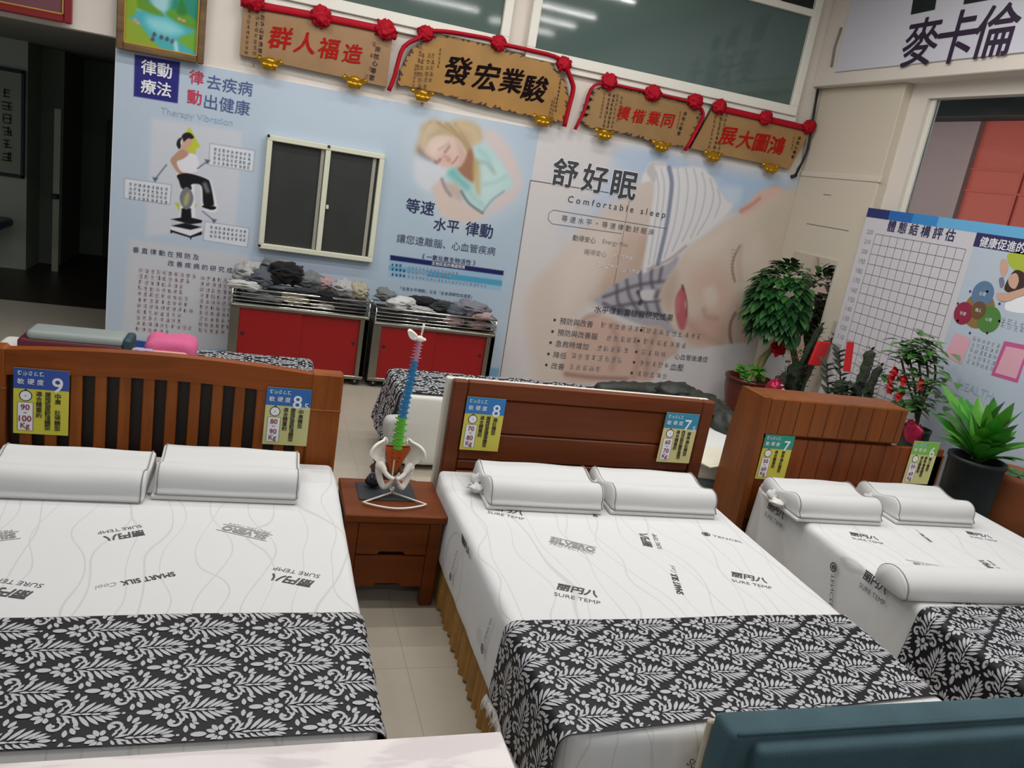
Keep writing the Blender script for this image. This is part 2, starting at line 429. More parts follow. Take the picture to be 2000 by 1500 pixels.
g.node_tree.nodes['Principled BSDF'].inputs['IOR'].default_value = 1.12
b = B(); b.box(5.965, 5.975, 1.56, 6.66, 2.5, 3.62, 0); b.build('pane', g, t)
# street outside the window
b = B(); b.box(9.5, 9.7, 3, 9.75, 0, 4.6, 0); b.box(9.46, 9.5, 9.75, 14, 0, 4.6, 0, 1); b.box(9.42, 9.5, 9.6, 9.72, 0, 4.6, 0, 1)
for y in np.arange(3.3, 9.6, .9): b.box(9.47, 9.5, y, y+.05, 0, 4.6, 0, 2)
for z in (1.2, 2.4, 3.1, 3.4): b.box(9.475, 9.5, 3, 9.6, z, z+.03, 0, 2)
tag(b.build('storefront_building', [mat('orange_red_facade', '#9c4438', .7), mat('dusky_facade', '#7d6c6d', .7), mat('facade_seam', '#963f34', .7)]), 'blurred orange red shop front across the street outside', 'building')
b = B(); b.box(7.6, 9.4, 2, 14, 4.05, 4.75, .02); b.box(7.6, 7.66, 2, 14, 3.78, 4.05, 0); tag(b.build('street_canopy', mat('dark_canopy', '#0d1411', .7)), 'dark canopy over the street outside the window', 'canopy')
l = bpy.data.lights.new('facade_fill_light', 'AREA'); l.shape = 'RECTANGLE'; l.size = .6; l.size_y = 6; l.energy = 95; l.color = (1, .93, .86)  # added fill lamp that brightens the shop front, not a real street fitting
o = bpy.data.objects.new('facade_fill_light', l); COL.objects.link(o); o.location = (7.3, 9.5, 3.2); o.rotation_euler = (0, math.radians(-75), 0)
# cables in the corner
b = B(); b.tube([(5.72, 8.22, 3.74), (5.74, 8.2, 3.4), (5.765, 8.2, 3.1), (5.74, 8.2, 2.95), (5.70, 8.21, 2.80)], .014); b.tube([(5.74, 8.23, 3.75), (5.73, 8.21, 3.3), (5.75, 8.21, 2.95), (5.71, 8.22, 2.86)], .012, mi=1); b.tube([(5.72, 8.22, 2.80), (5.66, 8.225, 2.77)], .02)
tag(b.build('cable_bundle', [BLACK, mat('grey_cable', '#7d7a70', .6)]), 'bundle of black and grey cables running down the corner', 'cable')
b = B(); b.tube([(5.665, 8.0, 4.35), (5.665, 8.03, 4.15), (5.665, 8.0, 3.95)], .012); tag(b.build('loose_wire', mat('grey_cable', '#7d7a70')), 'short loose grey wire hanging beside the big white sign', 'cable')
# upper windows
def upper(n, x0, x1, z0, top, mull):
    t = bpy.data.objects.new('window_%d' % n, None); COL.objects.link(t); struct(t)
    b = B()
    b.box(x0-.09, x1+.09, 8.19, 8.27, z0-.1, z0, .006); b.box(x0-.09, x0, 8.19, 8.27, z0, CEIL, .006); b.box(x1, x1+.09, 8.19, 8.27, z0, CEIL, .006)
    b.box(x0, x1, 8.19, 8.27, top, top+.07, .006)
    for m in mull: b.box(m-.02, m+.02, 8.2, 8.27, top+.07, CEIL, .004)
    b.box(x0-.12, x1+.12, 8.22, 8.27, z0-.16, z0-.1, .004)
    b.build('window_frame', WHITEPAINT, t)
    b = B(); b.box(x0, x1, 8.235, 8.25, z0, top, 0); b.build('pane', GLASSDARK, t)
    b = B(); b.box(x0, x1, 8.235, 8.25, top+.07, CEIL, 0); b.build('pane', mat('near_black_glass', '#17181a', .08), t)
upper(2, -.25, 2.03, 3.55, 4.43, (.9,)); upper(3, 2.40, 5.42, 3.51, 4.43, (3.7, 4.98))
for i, (x, y) in enumerate(FIXTURES):
    b = B(); b.box(-.62, .62, -.06, .06, .05, .12, .01); 
    if i == 0:
        F0 = thing('ceiling_light', 'white fluorescent tube fitting hung under the shop ceiling', 'lamp', (x, y, CEIL-.12), 0, 'ceiling lights')
        b.build('housing', mat('white_metal', '#d9d9d6', .5), F0)
        b = B(); b.tube([(-.6, 0, .035), (.6, 0, .035)], .013); b.build('tube', mat('lit_tube', '#fffaf0', .5, emit=9), F0)
    else: dup(F0, (x, y, CEIL-.12))

# ================================================================ printed panels on the back wall
def wp(x, y): return aty(x, y, YB)
def wxz(x, y): p = aty(x, y, YB); return (p[0], p[2])
def wq(o, k, L): return [wxz(o[0]+k*a, o[1]+k*c) for a, c in L]
UX, UZ = (1, 0, 0), (0, 0, 1)
def wt(b, s, x, y, w, mi=0, bold=0, dy=0, sx=1.0):
    """print words centred on a point of the photograph, w pixels wide"""
    a, c = aty(x-w/2, y, YB), aty(x+w/2, y, YB)
    p = aty(x, y, YB); p[1] = YB-.004-dy
    b.text(s, p, UX, UZ, width=abs(c[0]-a[0]), mi=mi, bold=bold, sx=sx)
def ws(b, n, x, y, h, mi=0, seed=1, gap=1.2, w=.14):
    p = aty(x, y, YB); p[1] = YB-.004
    b.scrib(n, p, UX, UZ, h*.0053, mi, False, seed, gap, w)
def wpoly(b, pts, mi, dy=.003):
    P = [aty(x, y, YB) for x, y in pts]
    for p in P: p[1] = YB-dy
    b.poly(P, mi)

blue = thing('wall_banner', 'pale blue wall banner with exercise figure and sleeping woman around the small window', 'banner', (0, 0, 0))
cv = Canvas(-1.36, 2.60, .05, 2.765, .007, '#b4c2d2')
cv.poly([(-1.2, 2.2), (.2, 2.6), (.4, 1.5), (-1, 1.2)], '#b9c7d6', .5, .6)
cv.poly([(.2, 2.7), (1.6, 2.7), (1.4, 2.3), (.2, 2.4)], '#bccbd8', .3, .7)
cv.poly([(1.1, 2.2), (2.6, 2.6), (2.6, .8), (1.1, .6)], '#a9bccb', .5, .8)
o2, k2 = (200, 100), .26
def c2(L): return wq(o2, k2, L)
cv.poly(c2([(370, 500), (1050, 605), (1000, 1330), (325, 1390)]), '#cbcdd5', .03, .9, False)
cv.poly(wq((0, 0), 1, [(253, 467), (486, 498), (462, 690), (238, 652)]), '#c6c7cd', .03, .95, False)
cv.poly([(-1.36, .05), (-1.36, .15), (-.9, .14), (-.4, .10), (.2, .06), (.2, .04)], '#2c4f9c', .01)
cv.poly([(-.4, .05), (.1, .16), (2.6, .2), (2.6, .04)], '#6fa3c6', .02, .8)
# figure
cv.poly(c2([(655, 570), (738, 720), (708, 728), (690, 800), (640, 780), (605, 640)]), '#bcc738', .01, 1, False)
cv.poly(c2([(543, 1135), (610, 1150), (585, 1218)]), '#b4c03c', .01, 1, False); cv.poly(c2([(712, 1153), (650, 1150), (665, 1218)]), '#b4c03c', .01, 1, False)
cv.poly(c2([(560, 925), (650, 912), (800, 960), (825, 1010), (865, 1185), (810, 1205), (745, 1170), (735, 1025), (690, 1010), (690, 1270), (585, 1270), (590, 1010)]), '#e3e3e8', .012)
cv.poly(c2([(610, 650), (650, 640), (680, 665), (668, 705), (645, 715), (640, 745), (700, 770), (640, 800), (590, 760), (600, 700)]), '#c9a58f', .006)
cv.poly(c2([(600, 735), (650, 790), (590, 815), (560, 830), (600, 900), (640, 905), (630, 935), (570, 915), (512, 830), (530, 790)]), '#b98f79', .006)
cv.poly(c2([(640, 785), (660, 765), (710, 790), (725, 890), (650, 915), (590, 900), (560, 840), (600, 815)]), '#e0e0e6', .008)
cv.poly(c2([(595, 640), (620, 614), (660, 614), (688, 645), (670, 660), (645, 655), (612, 680), (606, 665)]), '#241e20', .006)
cv.poly(c2([(598, 650), (570, 660), (556, 700), (575, 735), (590, 715), (586, 680)]), '#241e20', .006)
cv.poly(c2([(563, 930), (650, 918), (780, 958), (812, 1000), (838, 1140), (825, 1160), (760, 1155), (745, 1015), (670, 1000), (668, 1040), (600, 1035), (575, 975)]), '#16151b', .006)
cv.poly(c2([(755, 1160), (800, 1160), (850, 1168), (850, 1185), (815, 1192), (752, 1172)]), '#0f0e12', .005)
cv.line(c2([(770, 1000), (790, 1050)]), '#8b8688', .03, .02)
cv.poly(c2([(595, 1180), (665, 1180), (670, 1250), (750, 1270), (745, 1290), (660, 1300), (512, 1262), (590, 1250)]), '#15151a', .006, 1, False)
cv.poly(c2([(512, 1275), (660, 1310), (750, 1290), (748, 1320), (660, 1345), (512, 1312)]), '#c3c4cc', .006, 1, False)
cv.poly(c2([(512, 1312), (620, 1290), (748, 1322), (662, 1342)]), '#17171c', .006, 1, False)
cv.poly(c2([(512, 1312), (660, 1345), (748, 1325), (748, 1365), (660, 1400), (512, 1350)]), '#dfe0e5', .006, 1, False)
cv.poly(c2([(510, 1340), (660, 1388), (748, 1352), (748, 1378), (672, 1398), (664, 1418), (655, 1400), (528, 1362), (512, 1372)]), '#131318', .005, 1, False)
cv.poly(c2([(632, 1020), (668, 1050), (684, 1105), (668, 1160), (632, 1190), (596, 1160), (580, 1105), (596, 1050)]), '#74767f', .006)
cv.poly(c2([(640, 1060), (655, 1090), (640, 1150), (615, 1160), (612, 1110)]), '#a7a572', .015)
for q in ([(410, 280), (498, 294), (494, 335), (408, 322)], [(243, 348), (335, 361), (332, 400), (242, 387)], [(400, 432), (487, 446), (483, 483), (397, 469)]):
    cv.poly(wq((0, 0), 1, q), '#d7dbe2', .006, 1, False); cv.line(wq((0, 0), 1, q+[q[0]]), '#8a8f9c', .004, .006, 1, False)
for q in ([(386, 329), (405, 315)], [(325, 322), (303, 350)], [(396, 413), (418, 431)]):
    cv.line(wq((0, 0), 1, q), '#5d6472', .010, .006, 1, False); e = wxz(*q[1]); cv.poly([(e[0]+.03*math.cos(a), e[1]+.03*math.sin(a)) for a in (0.5, 2.6, 4.7)], '#5d6472', .006, 1, False)
# sleeping woman
ow, kw = (700, 180), .2
def cw(L): return wq(ow, kw, L)
cv.poly(cw([(560, 360), (900, 200), (1300, 330), (1600, 700), (1600, 1000), (1250, 1290), (850, 1260), (600, 950), (480, 650)]), '#c3ccd5', .22, .9)
cv.poly(cw([(590, 640), (860, 720), (930, 770), (840, 860), (700, 960), (580, 900), (540, 760)]), '#ced3da', .05)
cv.poly(cw([(560, 570), (600, 430), (620, 330), (720, 270), (860, 300), (960, 275), (1060, 275), (1160, 320), (1215, 410), (1190, 480), (1120, 540), (1150, 660), (1190, 800), (1195, 960), (1165, 990), (1120, 880), (1080, 700), (1000, 520), (880, 440), (740, 460), (650, 570)]), '#bca583', .05)
cv.poly(cw([(600, 560), (640, 400), (700, 330), (780, 320), (700, 420), (650, 560)]), '#cdbfa6', .06, .8)
for i in range(9):
    a = i*14; cv.line(cw([(700+a*2.2, 290+a*.2), (830+a*1.6, 340+a*.6), (990+a*.9, 450+a*.9), (1080+a*.5, 600+a*.8), (1120+a*.35, 760+a*.6)]), ('#a58a64', '#d3c09b', '#8f7553')[i % 3], .012, .02, .55)
for i in range(6):
    a = i*16; cv.line(cw([(760-a*.6, 300+a*.3), (690-a*.5, 380+a*.6), (640-a*.2, 480+a*.5), (620, 560)]), ('#b59c78', '#d9cbb0')[i % 2], .012, .022, .5)
cv.poly(cw([(590, 540), (640, 600), (700, 650), (640, 640), (590, 600)]), '#75706f', .05, .6)
cv.line(cw([(1000, 320), (1120, 380), (1150, 470)]), '#d2bd96', .06, .05, .8)
cv.poly(cw([(1040, 620), (1100, 560), (1140, 700), (1130, 870), (1040, 840), (950, 750)]), '#9c7059', .03)
cv.poly(cw([(650, 585), (700, 480), (770, 432), (870, 430), (960, 462), (1015, 530), (1052, 600), (1025, 680), (985, 730), (930, 742), (860, 730), (780, 705), (700, 650)]), '#d9bfb1', .025)
cv.poly(cw([(960, 470), (1040, 600), (1010, 690), (960, 735), (985, 650), (975, 560)]), '#c09d8d', .05, .7)
cv.poly(cw([(700, 500), (780, 460), (840, 480), (800, 560), (720, 600)]), '#e3cfc4', .06, .7)
cv.poly(cw([(820, 600), (845, 590), (895, 650), (880, 668), (850, 650)]), '#e0c0b2', .02, .7)
cv.line(cw([(862, 662), (885, 672), (897, 660)]), '#a8766a', .012, .015, .7)
cv.poly(cw([(800, 640), (900, 610), (920, 690), (860, 720), (800, 700)]), '#d5a8a0', .06, .6)
cv.line(cw([(845, 585), (870, 555), (888, 530)]), '#7d655d', .012, .02, .8); cv.line(cw([(750, 680), (775, 682), (800, 655)]), '#6b5651', .012, .02, .8); cv.line(cw([(790, 560), (840, 530), (880, 500)]), '#b3947e', .015, .02, .6)
cv.line(cw([(600, 575), (680, 640), (760, 690)]), '#8a7871', .02, .03, .6); cv.line(cw([(835, 625), (875, 640), (880, 665)]), '#b98377', .02, .02, .7)
cv.line(cw([(915, 695), (940, 675), (968, 632)]), '#ad6f69', .013, .013, .9)
cv.poly(cw([(830, 850), (870, 790), (935, 735), (1030, 845), (1120, 900), (1160, 760), (1130, 545), (1240, 520), (1330, 600), (1440, 760), (1505, 860), (1500, 925), (1350, 1010), (1230, 1185), (1140, 1130), (1020, 1020), (980, 930)]), '#b4d1d0', .03)
cv.poly(cw([(870, 800), (935, 740), (1010, 830), (1090, 910), (1060, 960), (980, 900)]), '#78b5b3', .04, .9)
cv.poly(cw([(1130, 650), (1180, 700), (1200, 850), (1185, 1000), (1150, 960), (1120, 800)]), '#bda36f', .03, .9)
cv.poly(cw([(1200, 760), (1330, 700), (1440, 800), (1380, 960), (1240, 1080), (1190, 960)]), '#c6dcda', .1, .7)
for q in ([(1180, 560), (1260, 640), (1300, 760)], [(1230, 900), (1330, 880), (1440, 820)], [(1080, 960), (1140, 1040), (1210, 1100)]): cv.line(cw(q), '#93bdbc', .02, .035, .6)
cv.line(cw([(1170, 680), (1260, 700), (1330, 790)]), '#8f9f93', .02, .03, .6)
cv.poly(cw([(1210, 390), (1330, 390), (1430, 480), (1530, 660), (1595, 860), (1580, 940), (1500, 1060), (1300, 1190), (1060, 1270), (1050, 1245), (1230, 1185), (1350, 1030), (1510, 920), (1480, 820), (1390, 650), (1280, 520)]), '#d3c2be', .04, .9)
cv.poly(cw([(820, 860), (880, 1000), (1000, 1060), (1210, 1185), (1180, 1240), (1050, 1262), (900, 1240), (800, 1185), (740, 1010), (715, 930)]), '#d3bfb5', .03, .95)
cv.poly(cw([(850, 900), (960, 900), (1010, 980), (1000, 1060), (900, 1000)]), '#c2a290', .04, .7)
cv.line(cw([(815, 850), (850, 940), (900, 1010)]), '#7e6a66', .02, .02, .8); cv.line(cw([(1005, 970), (1080, 1085), (1210, 1180)]), '#5d6a6b', .02, .015, .9); cv.line(cw([(1210, 1180), (1300, 1060), (1420, 970)]), '#7c8b8c', .015, .015, .7)
# tables and bars
cv.poly(wq((0, 0), 1, [(760, 508), (981, 538), (979, 568), (758, 541)]), '#94b6cf', .008, 1, False)
cv.poly(wq((0, 0), 1, [(760, 518), (840, 530), (840, 538), (759, 527)]), '#6da9c6', .008, 1, False)
cv.poly(wq((0, 0), 1, [(835, 529), (981, 548), (980, 559), (834, 540)]), '#4f9abb', .008, 1, False)
cv.poly(wq((0, 0), 1, [(762, 498), (984, 529), (983, 538), (762, 508)]), '#1d2159', .006, 1, False)
cv.poly(wq((0, 0), 1, [(263, 106), (352, 121), (347, 202), (261, 188)]), '#2c2a78', .006, 1, False)
cv.build('printed_panel', lambda x, y: np.stack([x, np.full_like(x, YB), y], 1), blue, vcol('printed_vinyl', .45, .25))
b = B(); b.box(-1.365, 2.6, YB+.001, 8.269, .05, 2.765, 0); b.build('backing_board', mat('white_board_edge', '#e4e6ea', .5), blue)
b = B()  # 0 white 1 navy 2 red 3 blue-grey 4 faint 5 pinkish 6 dark
wt(b, '律動', 306, 135, 60, 0, .018); wt(b, '療法', 305, 172, 59, 0, .018)
wt(b, '律', 384, 151, 28, 2, .012); wt(b, '去疾病', 449, 167, 90, 3, .003); wt(b, '動', 380, 190, 28, 2, .012); wt(b, '出健康', 444, 205, 90, 3, .003)
wt(b, 'Therapy Vibration', 385, 230, 142, 4)
wt(b, '垂 直 律 動 在 預 防 及', 325, 495, 130, 1); wt(b, '改 善 疾 病 的 研 究 成', 392, 521, 127, 1)
for i in range(11): ws(b, (10, 9, 8, 8, 9, 9, 10, 8, 8, 10, 6)[i], 271-.6*i, 531+11.5*i, 8, 5, 20+i, 1.22, .16)
for i in range(10): ws(b, (8, 8, 7, 6, 7, 7, 7, 7, 6, 5)[i], 391-.5*i, 546+11.3*i, 8, 5, 50+i, 1.22, .16)
for q, n in (((417, 294), 4), ((252, 362), 4), ((410, 446), 3)):
    for i in range(n): ws(b, 9, q[0]-.3*i, q[1]+8.6*i, 5.5, 7, 80+i+q[0], 1.3, .16)
wt(b, '等速', 821, 404, 56, 1, .012); wt(b, '水平', 872, 440, 50, 1, .012); wt(b, '律動', 936, 449, 54, 1, .012)
wt(b, '讓您遠離腦、心血管疾病', 873, 478, 196, 6); wt(b, '《 一氧化氮生物活性 》', 877, 507, 106, 1, .004); wt(b, '生物訊息的傳遞物質', 876, 518, 66, 0, .004)
for q, n, mi in (((764, 519), 3, 1), ((796, 524), 14, 5), ((764, 528), 4, 1), ((796, 533), 12, 5), ((764, 538), 4, 1), ((796, 542), 22, 5)): ws(b, n, q[0], q[1], 5.5, mi, n, 1.35, .15)
wt(b, '「全身水平律動」又名「全身週期性加速度」', 853, 571, 142, 6)
b.build('lettering', [WHITEP, NAVY, mat('crimson_print', '#c03050', .6), mat('slate_blue_print', '#44588c', .6), mat('faint_blue_print', '#9db2c8', .6), mat('dusty_pink_print', '#c2a8ae', .6), mat('slate_print', '#39455f', .6), mat('grey_print', '#9ba0a9', .6)], blue)

baby = thing('wall_banner', 'large wall banner with sleeping baby photograph and comfortable sleep heading', 'banner', (0, 0, 0))
cv = Canvas(2.60, 5.785, .05, 2.80, .008, '#cfcaca')
ob, kb = (1000, 260), .32
def cb(L): return wq(ob, kb, L)
cv.poly(cb([(640, 120), (850, 110), (1100, 180), (1400, 240), (1800, 300), (1800, 420), (1560, 420), (1400, 500), (1300, 390), (1200, 270), (900, 210), (790, 280), (690, 240)]), '#a8bed8', .12)
cv.poly(cb([(640, 170), (800, 130), (800, 250), (640, 420), (520, 560), (430, 560), (500, 380)]), '#b7c3d5', .15, .9)
cv.poly(cb([(1290, 330), (1400, 340), (1380, 430), (1320, 420)]), '#c6d2e0', .06, .8)
cv.poly(cb([(300, 520), (420, 400), (440, 520), (300, 700)]), '#c2c6d0', .1, .7)
cv.poly(cb([(790, 300), (870, 260), (880, 480), (830, 800), (700, 900), (560, 960), (520, 1010), (400, 1130), (340, 1500), (150, 1500), (90, 1000), (280, 760), (480, 540), (640, 420)]), '#cdbeb4', .10)
cv.poly(cb([(560, 960), (700, 880), (800, 800), (830, 650), (700, 620), (560, 820)]), '#c2a898', .12, .8)
cv.poly(cb([(300, 800), (480, 620), (640, 560), (560, 800), (420, 1000), (300, 1150)]), '#d8cbc2', .16, .7)
cv.line(cb([(830, 640), (760, 820), (600, 930), (520, 1010)]), '#ab8f80', .08, .1, .6)
cv.poly(cb([(540, 990), (700, 880), (980, 750), (1010, 800), (940, 920), (915, 1040), (960, 1120), (1020, 1220), (850, 1190), (620, 1100), (510, 1030)]), '#a6a3ac', .03)
for L in ([(560, 1000), (760, 930), (960, 900)], [(620, 1060), (800, 1030), (930, 1020)], [(700, 900), (720, 1000), (790, 1120)], [(780, 850), (790, 960), (830, 1090)], [(860, 810), (850, 900), (900, 1100)], [(920, 780), (900, 900)], [(640, 930), (650, 1040), (720, 1100)], [(760, 1100), (900, 1110), (980, 1160)], [(560, 1040), (700, 1110)]):
    cv.line(cb(L), '#5c5862', .035, .02, .85)
cv.line(cb([(770, 970), (790, 1010), (780, 1040)]), '#3c3a42', .04, .02); cv.poly(cb([(790, 960), (900, 960), (900, 1010), (800, 1020)]), '#c9c6ca', .02); cv.line(cb([(890, 970), (880, 1000)]), '#55504c', .05, .03)
cv.poly(cb([(790, 300), (830, 200), (860, 170), (930, 172), (965, 212), (1130, 205), (1200, 245), (1300, 400), (1345, 450), (1200, 600), (1060, 690), (960, 790), (850, 830), (798, 845), (825, 650), (850, 480), (868, 300)]), '#dad8da', .025)
cv.poly(cb([(820, 230), (860, 180), (880, 260), (862, 300)]), '#b9b4b4', .02, .8)
cv.line(cb([(958, 212), (975, 300), (965, 420), (940, 580), (890, 800)]), '#858b9f', .05, .012)
for L in ([(880, 240), (895, 350), (870, 560), (835, 800)], [(910, 220), (930, 330), (905, 560), (860, 810)], [(1010, 215), (1020, 340), (990, 560), (930, 760)], [(1060, 215), (1075, 340), (1040, 560), (980, 720)], [(1110, 220), (1130, 340), (1100, 520), (1040, 660)], [(1160, 240), (1180, 350), (1150, 500), (1090, 640)], [(1210, 280), (1230, 380), (1200, 500), (1130, 620)], [(1255, 340), (1270, 420), (1240, 510)]):
    cv.line(cb(L), '#a3a4ae', .010, .012, .8)
cv.line(cb([(1060, 690), (960, 770), (830, 830)]), '#8e7a74', .02, .02, .7)
cv.poly(cb([(930, 920), (985, 830), (1080, 710), (1200, 610), (1340, 520), (1480, 440), (1740, 350), (1790, 640), (1700, 800), (1560, 1040), (1480, 1270), (1350, 1310), (1130, 1300), (1000, 1210), (930, 1100), (908, 1010)]), '#cfbfb1', .03)
cv.poly(cb([(1560, 420), (1800, 340), (1800, 760), (1640, 800), (1500, 640)]), '#c3b7a8', .15, .8)
cv.poly(cb([(1380, 470), (1440, 420), (1520, 350), (1620, 318), (1650, 350), (1560, 420), (1430, 500)]), '#d2b3a7', .02); cv.line(cb([(1400, 475), (1460, 440), (1510, 400)]), '#b3776f', .03, .03, .8)
cv.poly(cb([(905, 1010), (930, 920), (1000, 840), (1010, 960), (960, 1080)]), '#b9a496', .08, .8)
cv.poly(cb([(1080, 720), (1200, 625), (1330, 560), (1300, 680), (1160, 760)]), '#d9cabd', .12, .8)
cv.poly(cb([(1420, 720), (1520, 640), (1560, 900), (1460, 1080), (1380, 1000), (1410, 860)]), '#d6c8bb', .12, .7)
cv.poly(cb([(1360, 1060), (1460, 1000), (1480, 1270), (1380, 1300)]), '#b79b8c', .1, .7)
cv.poly(cb([(1240, 980), (1330, 930), (1360, 1080), (1300, 1180), (1220, 1160)]), '#d8b5a8', .1, .7)
cv.poly(cb([(1100, 880), (1240, 800), (1320, 900), (1250, 1000), (1130, 1000)]), '#d3ac9e', .15, .6); cv.poly(cb([(1060, 1150), (1250, 1120), (1330, 1230), (1200, 1300), (1060, 1270)]), '#c59a8b', .12, .6)
cv.poly(cb([(1170, 960), (1230, 930), (1260, 1000), (1230, 1060), (1180, 1040)]), '#dbcbbd', .05, .9); cv.line(cb([(1170, 1080), (1190, 1120), (1250, 1130)]), '#ab8a7a', .04, .04, .7)
cv.line(cb([(1075, 1150), (1150, 1230), (1280, 1290)]), '#b58d7e', .05, .06, .6)
cv.line(cb([(1390, 690), (1355, 760), (1345, 830), (1360, 905)]), '#7a5f53', .014, .02, .9)
for i in range(9): cv.line(cb([(1362-i*3+(i > 4)*(i-4)*5, 715+i*21), (1340-i*2+(i > 4)*(i-4)*5, 712+i*22)]), '#8f7366', .006, .012, .6)
cv.line(cb([(1400, 690), (1385, 780), (1395, 900)]), '#b9a08f', .03, .04, .7)
cv.line(cb([(1362, 1100), (1335, 1160), (1330, 1230), (1340, 1285)]), '#6f4d40', .024, .025, .9)
cv.poly(cb([(1042, 940), (1062, 1000), (1056, 1050), (1072, 1100), (1055, 1190), (1025, 1195), (1000, 1120), (998, 1020), (1018, 965)]), '#b5646a', .025)
cv.line(cb([(1045, 945), (1062, 1010), (1068, 1060), (1062, 1120)]), '#863e44', .010, .016); cv.line(cb([(1015, 1010), (1010, 1090)]), '#cf7f80', .03, .03, .7)
cv.line(cb([(1040, 930), (1046, 955)]), '#6d4a40', .02, .015)
cv.poly(cb([(310, 1500), (420, 1140), (560, 1115), (720, 1180), (900, 1180), (990, 1270), (1010, 1330), (930, 1500), (700, 1510)]), '#c8ab9e', .04)
for L in ([(620, 1180), (640, 1300), (610, 1440)], [(760, 1260), (770, 1380), (740, 1490)], [(880, 1220), (830, 1340), (820, 1470)]): cv.line(cb(L), '#a07c70', .04, .05, .6)
cv.line(cb([(330, 1470), (480, 1490), (700, 1500)]), '#7f625a', .03, .03, .8); cv.line(cb([(560, 1090), (450, 1130), (400, 1180)]), '#a58d86', .03, .03, .7)
cv.poly(cb([(960, 1370), (1130, 1320), (1400, 1280), (1560, 1300), (1700, 1600), (880, 1600), (900, 1450)]), '#d3cfd1', .03)
cv.poly(cb([(1480, 1000), (1700, 800), (1800, 900), (1800, 1400), (1560, 1320), (1470, 1280)]), '#bfb6b0', .1, .7)
cv.build('printed_panel', lambda x, y: np.stack([x, np.full_like(x, YB), y], 1), baby, vcol('printed_vinyl'))
b = B(); b.box(2.6, 5.785, YB+.001, 8.269, .05, 2.80, 0); b.build('backing_board', mat('white_board_edge', '#e4e6ea'), baby)
b = B()  # 0 charcoal 1 white 2 thin grey
for s_, x, y in (('舒', 1104, 338), ('好', 1162, 349), ('眠', 1219, 362)):
    wt(b, s_, x, y, 49, 1, .045); wt(b, s_, x, y, 49, 0, .022, dy=.002)
wt(b, ' '.join('Comfortable sleep'), 1206, 406, 196, 0, 0, .002); wt(b, '等 速 水 平 ・ 等 速 律 動 好 眠 床', 1189, 440, 186, 2)
wt(b, '動得安心', 1141, 467, 46, 2); wt(b, 'Energy Max', 1202, 476, 52, 3); wt(b, '睡得安心', 1163, 494, 44, 3); ws(b, 5, 1196, 503, 8, 1, 5); ws(b, 5, 1163, 521, 9, 1, 6); ws(b, 4, 1215, 531, 9, 1, 7)
wt(b, '水平律動實驗與研究成果', 1239, 612, 157, 0)
for i, (q, s_) in enumerate((((260, 1140), '預防與改善'), ((247, 1210), '預防與改善腦'), ((235, 1278), '急救時增加'), ((222, 1347), '降低'), ((209, 1414), '改善'))):
    x, y = ob[0]+kb*q[0], ob[1]+kb*q[1]; p = aty(x, y, YB); p[1] = YB-.004
    b.poly([p+V3(.016*math.cos(a), 0, .016*math.sin(a)) for a in np.arange(10)*.628], 0)
    p2 = aty(x+10, y+1.5, YB); p2[1] = YB-.004; b.text(s_, p2, UX, UZ, size=.082, mi=2, align='l')
    ws(b, (7, 5, 5, 8, 5)[i], x+12+len(s_)*15.5, y+4+len(s_)*2.2, 13, 3, 30+i, 1.2, .1)
for i, q in enumerate(((787, 1202), (772, 1268), (758, 1334), (744, 1398), (730, 1463))):
    x, y = ob[0]+kb*q[0], ob[1]+kb*q[1]; p = aty(x, y, YB); p[1] = YB-.004
    b.poly([p+V3(.016*math.cos(a), 0, .016*math.sin(a)) for a in np.arange(10)*.628], 0)
    ws(b, (9, 7, 4, 5, 5)[i], x+9, y+6, 13, 3, 40+i, 1.2, .1)
wt(b, '心血管後遺症', 1350, 699, 66, 2); wt(b, '血壓', 1322, 717, 26, 2)
def wline(p0, p1, w, mi):
    P, Q = aty(*p0, YB), aty(*p1, YB); P[1] = Q[1] = YB-.004; d = Q-P; n = np.array([-d[2], 0, d[0]])/np.linalg.norm(d)*w/2; b.add([P+n, P-n, Q-n, Q+n], [(0, 1, 2, 3)], mi)
wline((1036, 352), (1225, 382), .006, 0); wline((1230, 388), (1198, 560), .004, 2); wline((1036, 352), (976, 738), .010, 4)
for p0, p1 in (((1080, 410), (1300, 446)), ((1078, 437), (1214, 456)), ((1080, 410), (1072, 416)), ((1072, 416), (1070, 428)), ((1070, 428), (1078, 437))): wline(p0, p1, .005, 2)
b.build('lettering', [mat('charcoal_print', '#3c3d42', .6), mat('white_print', '#e8e8ee'), mat('grey_ink_print', '#5b5a5e', .6), mat('pale_grey_print', '#9a918d', .6), mat('dashed_seam', '#77756f', .6)], baby)

# small sliding window in the blue panel
t = bpy.data.objects.new('window_1', None); COL.objects.link(t); struct(t, 'small white sliding window with dark screens')
CREAM = mat('cream_aluminium', '#d5d5bf', .45)
b = B(); x0, x1, z0, z1, w = -.045, 1.06, 1.195, 2.262, .05
b.box(x0, x1, 8.17, YB, z1-w, z1, .006); b.box(x0, x1, 8.17, YB, z0, z0+w, .006); b.box(x0, x0+w, 8.17, YB, z0+w, z1-w, .006); b.box(x1-w, x1, 8.17, YB, z0+w, z1-w, .006)
b.build('window_frame', CREAM, t)
b = B(); b.box(.495, .545, 8.175, 8.215, z0+w, z1-w, .004); b.box(.455, .49, 8.2, 8.24, z0+w, z1-w, .004, 1); b.box(x1-w-.06, x1-w-.025, 8.2, 8.24, z0+w, z1-w, .004, 1); b.box(.55, .575, 8.165, 8.18, 1.66, 1.70, .004)
b.build('sash', [CREAM, mat('grey_aluminium', '#9a988c', .4)], t)
DARKSCREEN = mat('dark_screen_mesh', '#2b2d2a', .5, var=.15, vscale=3)
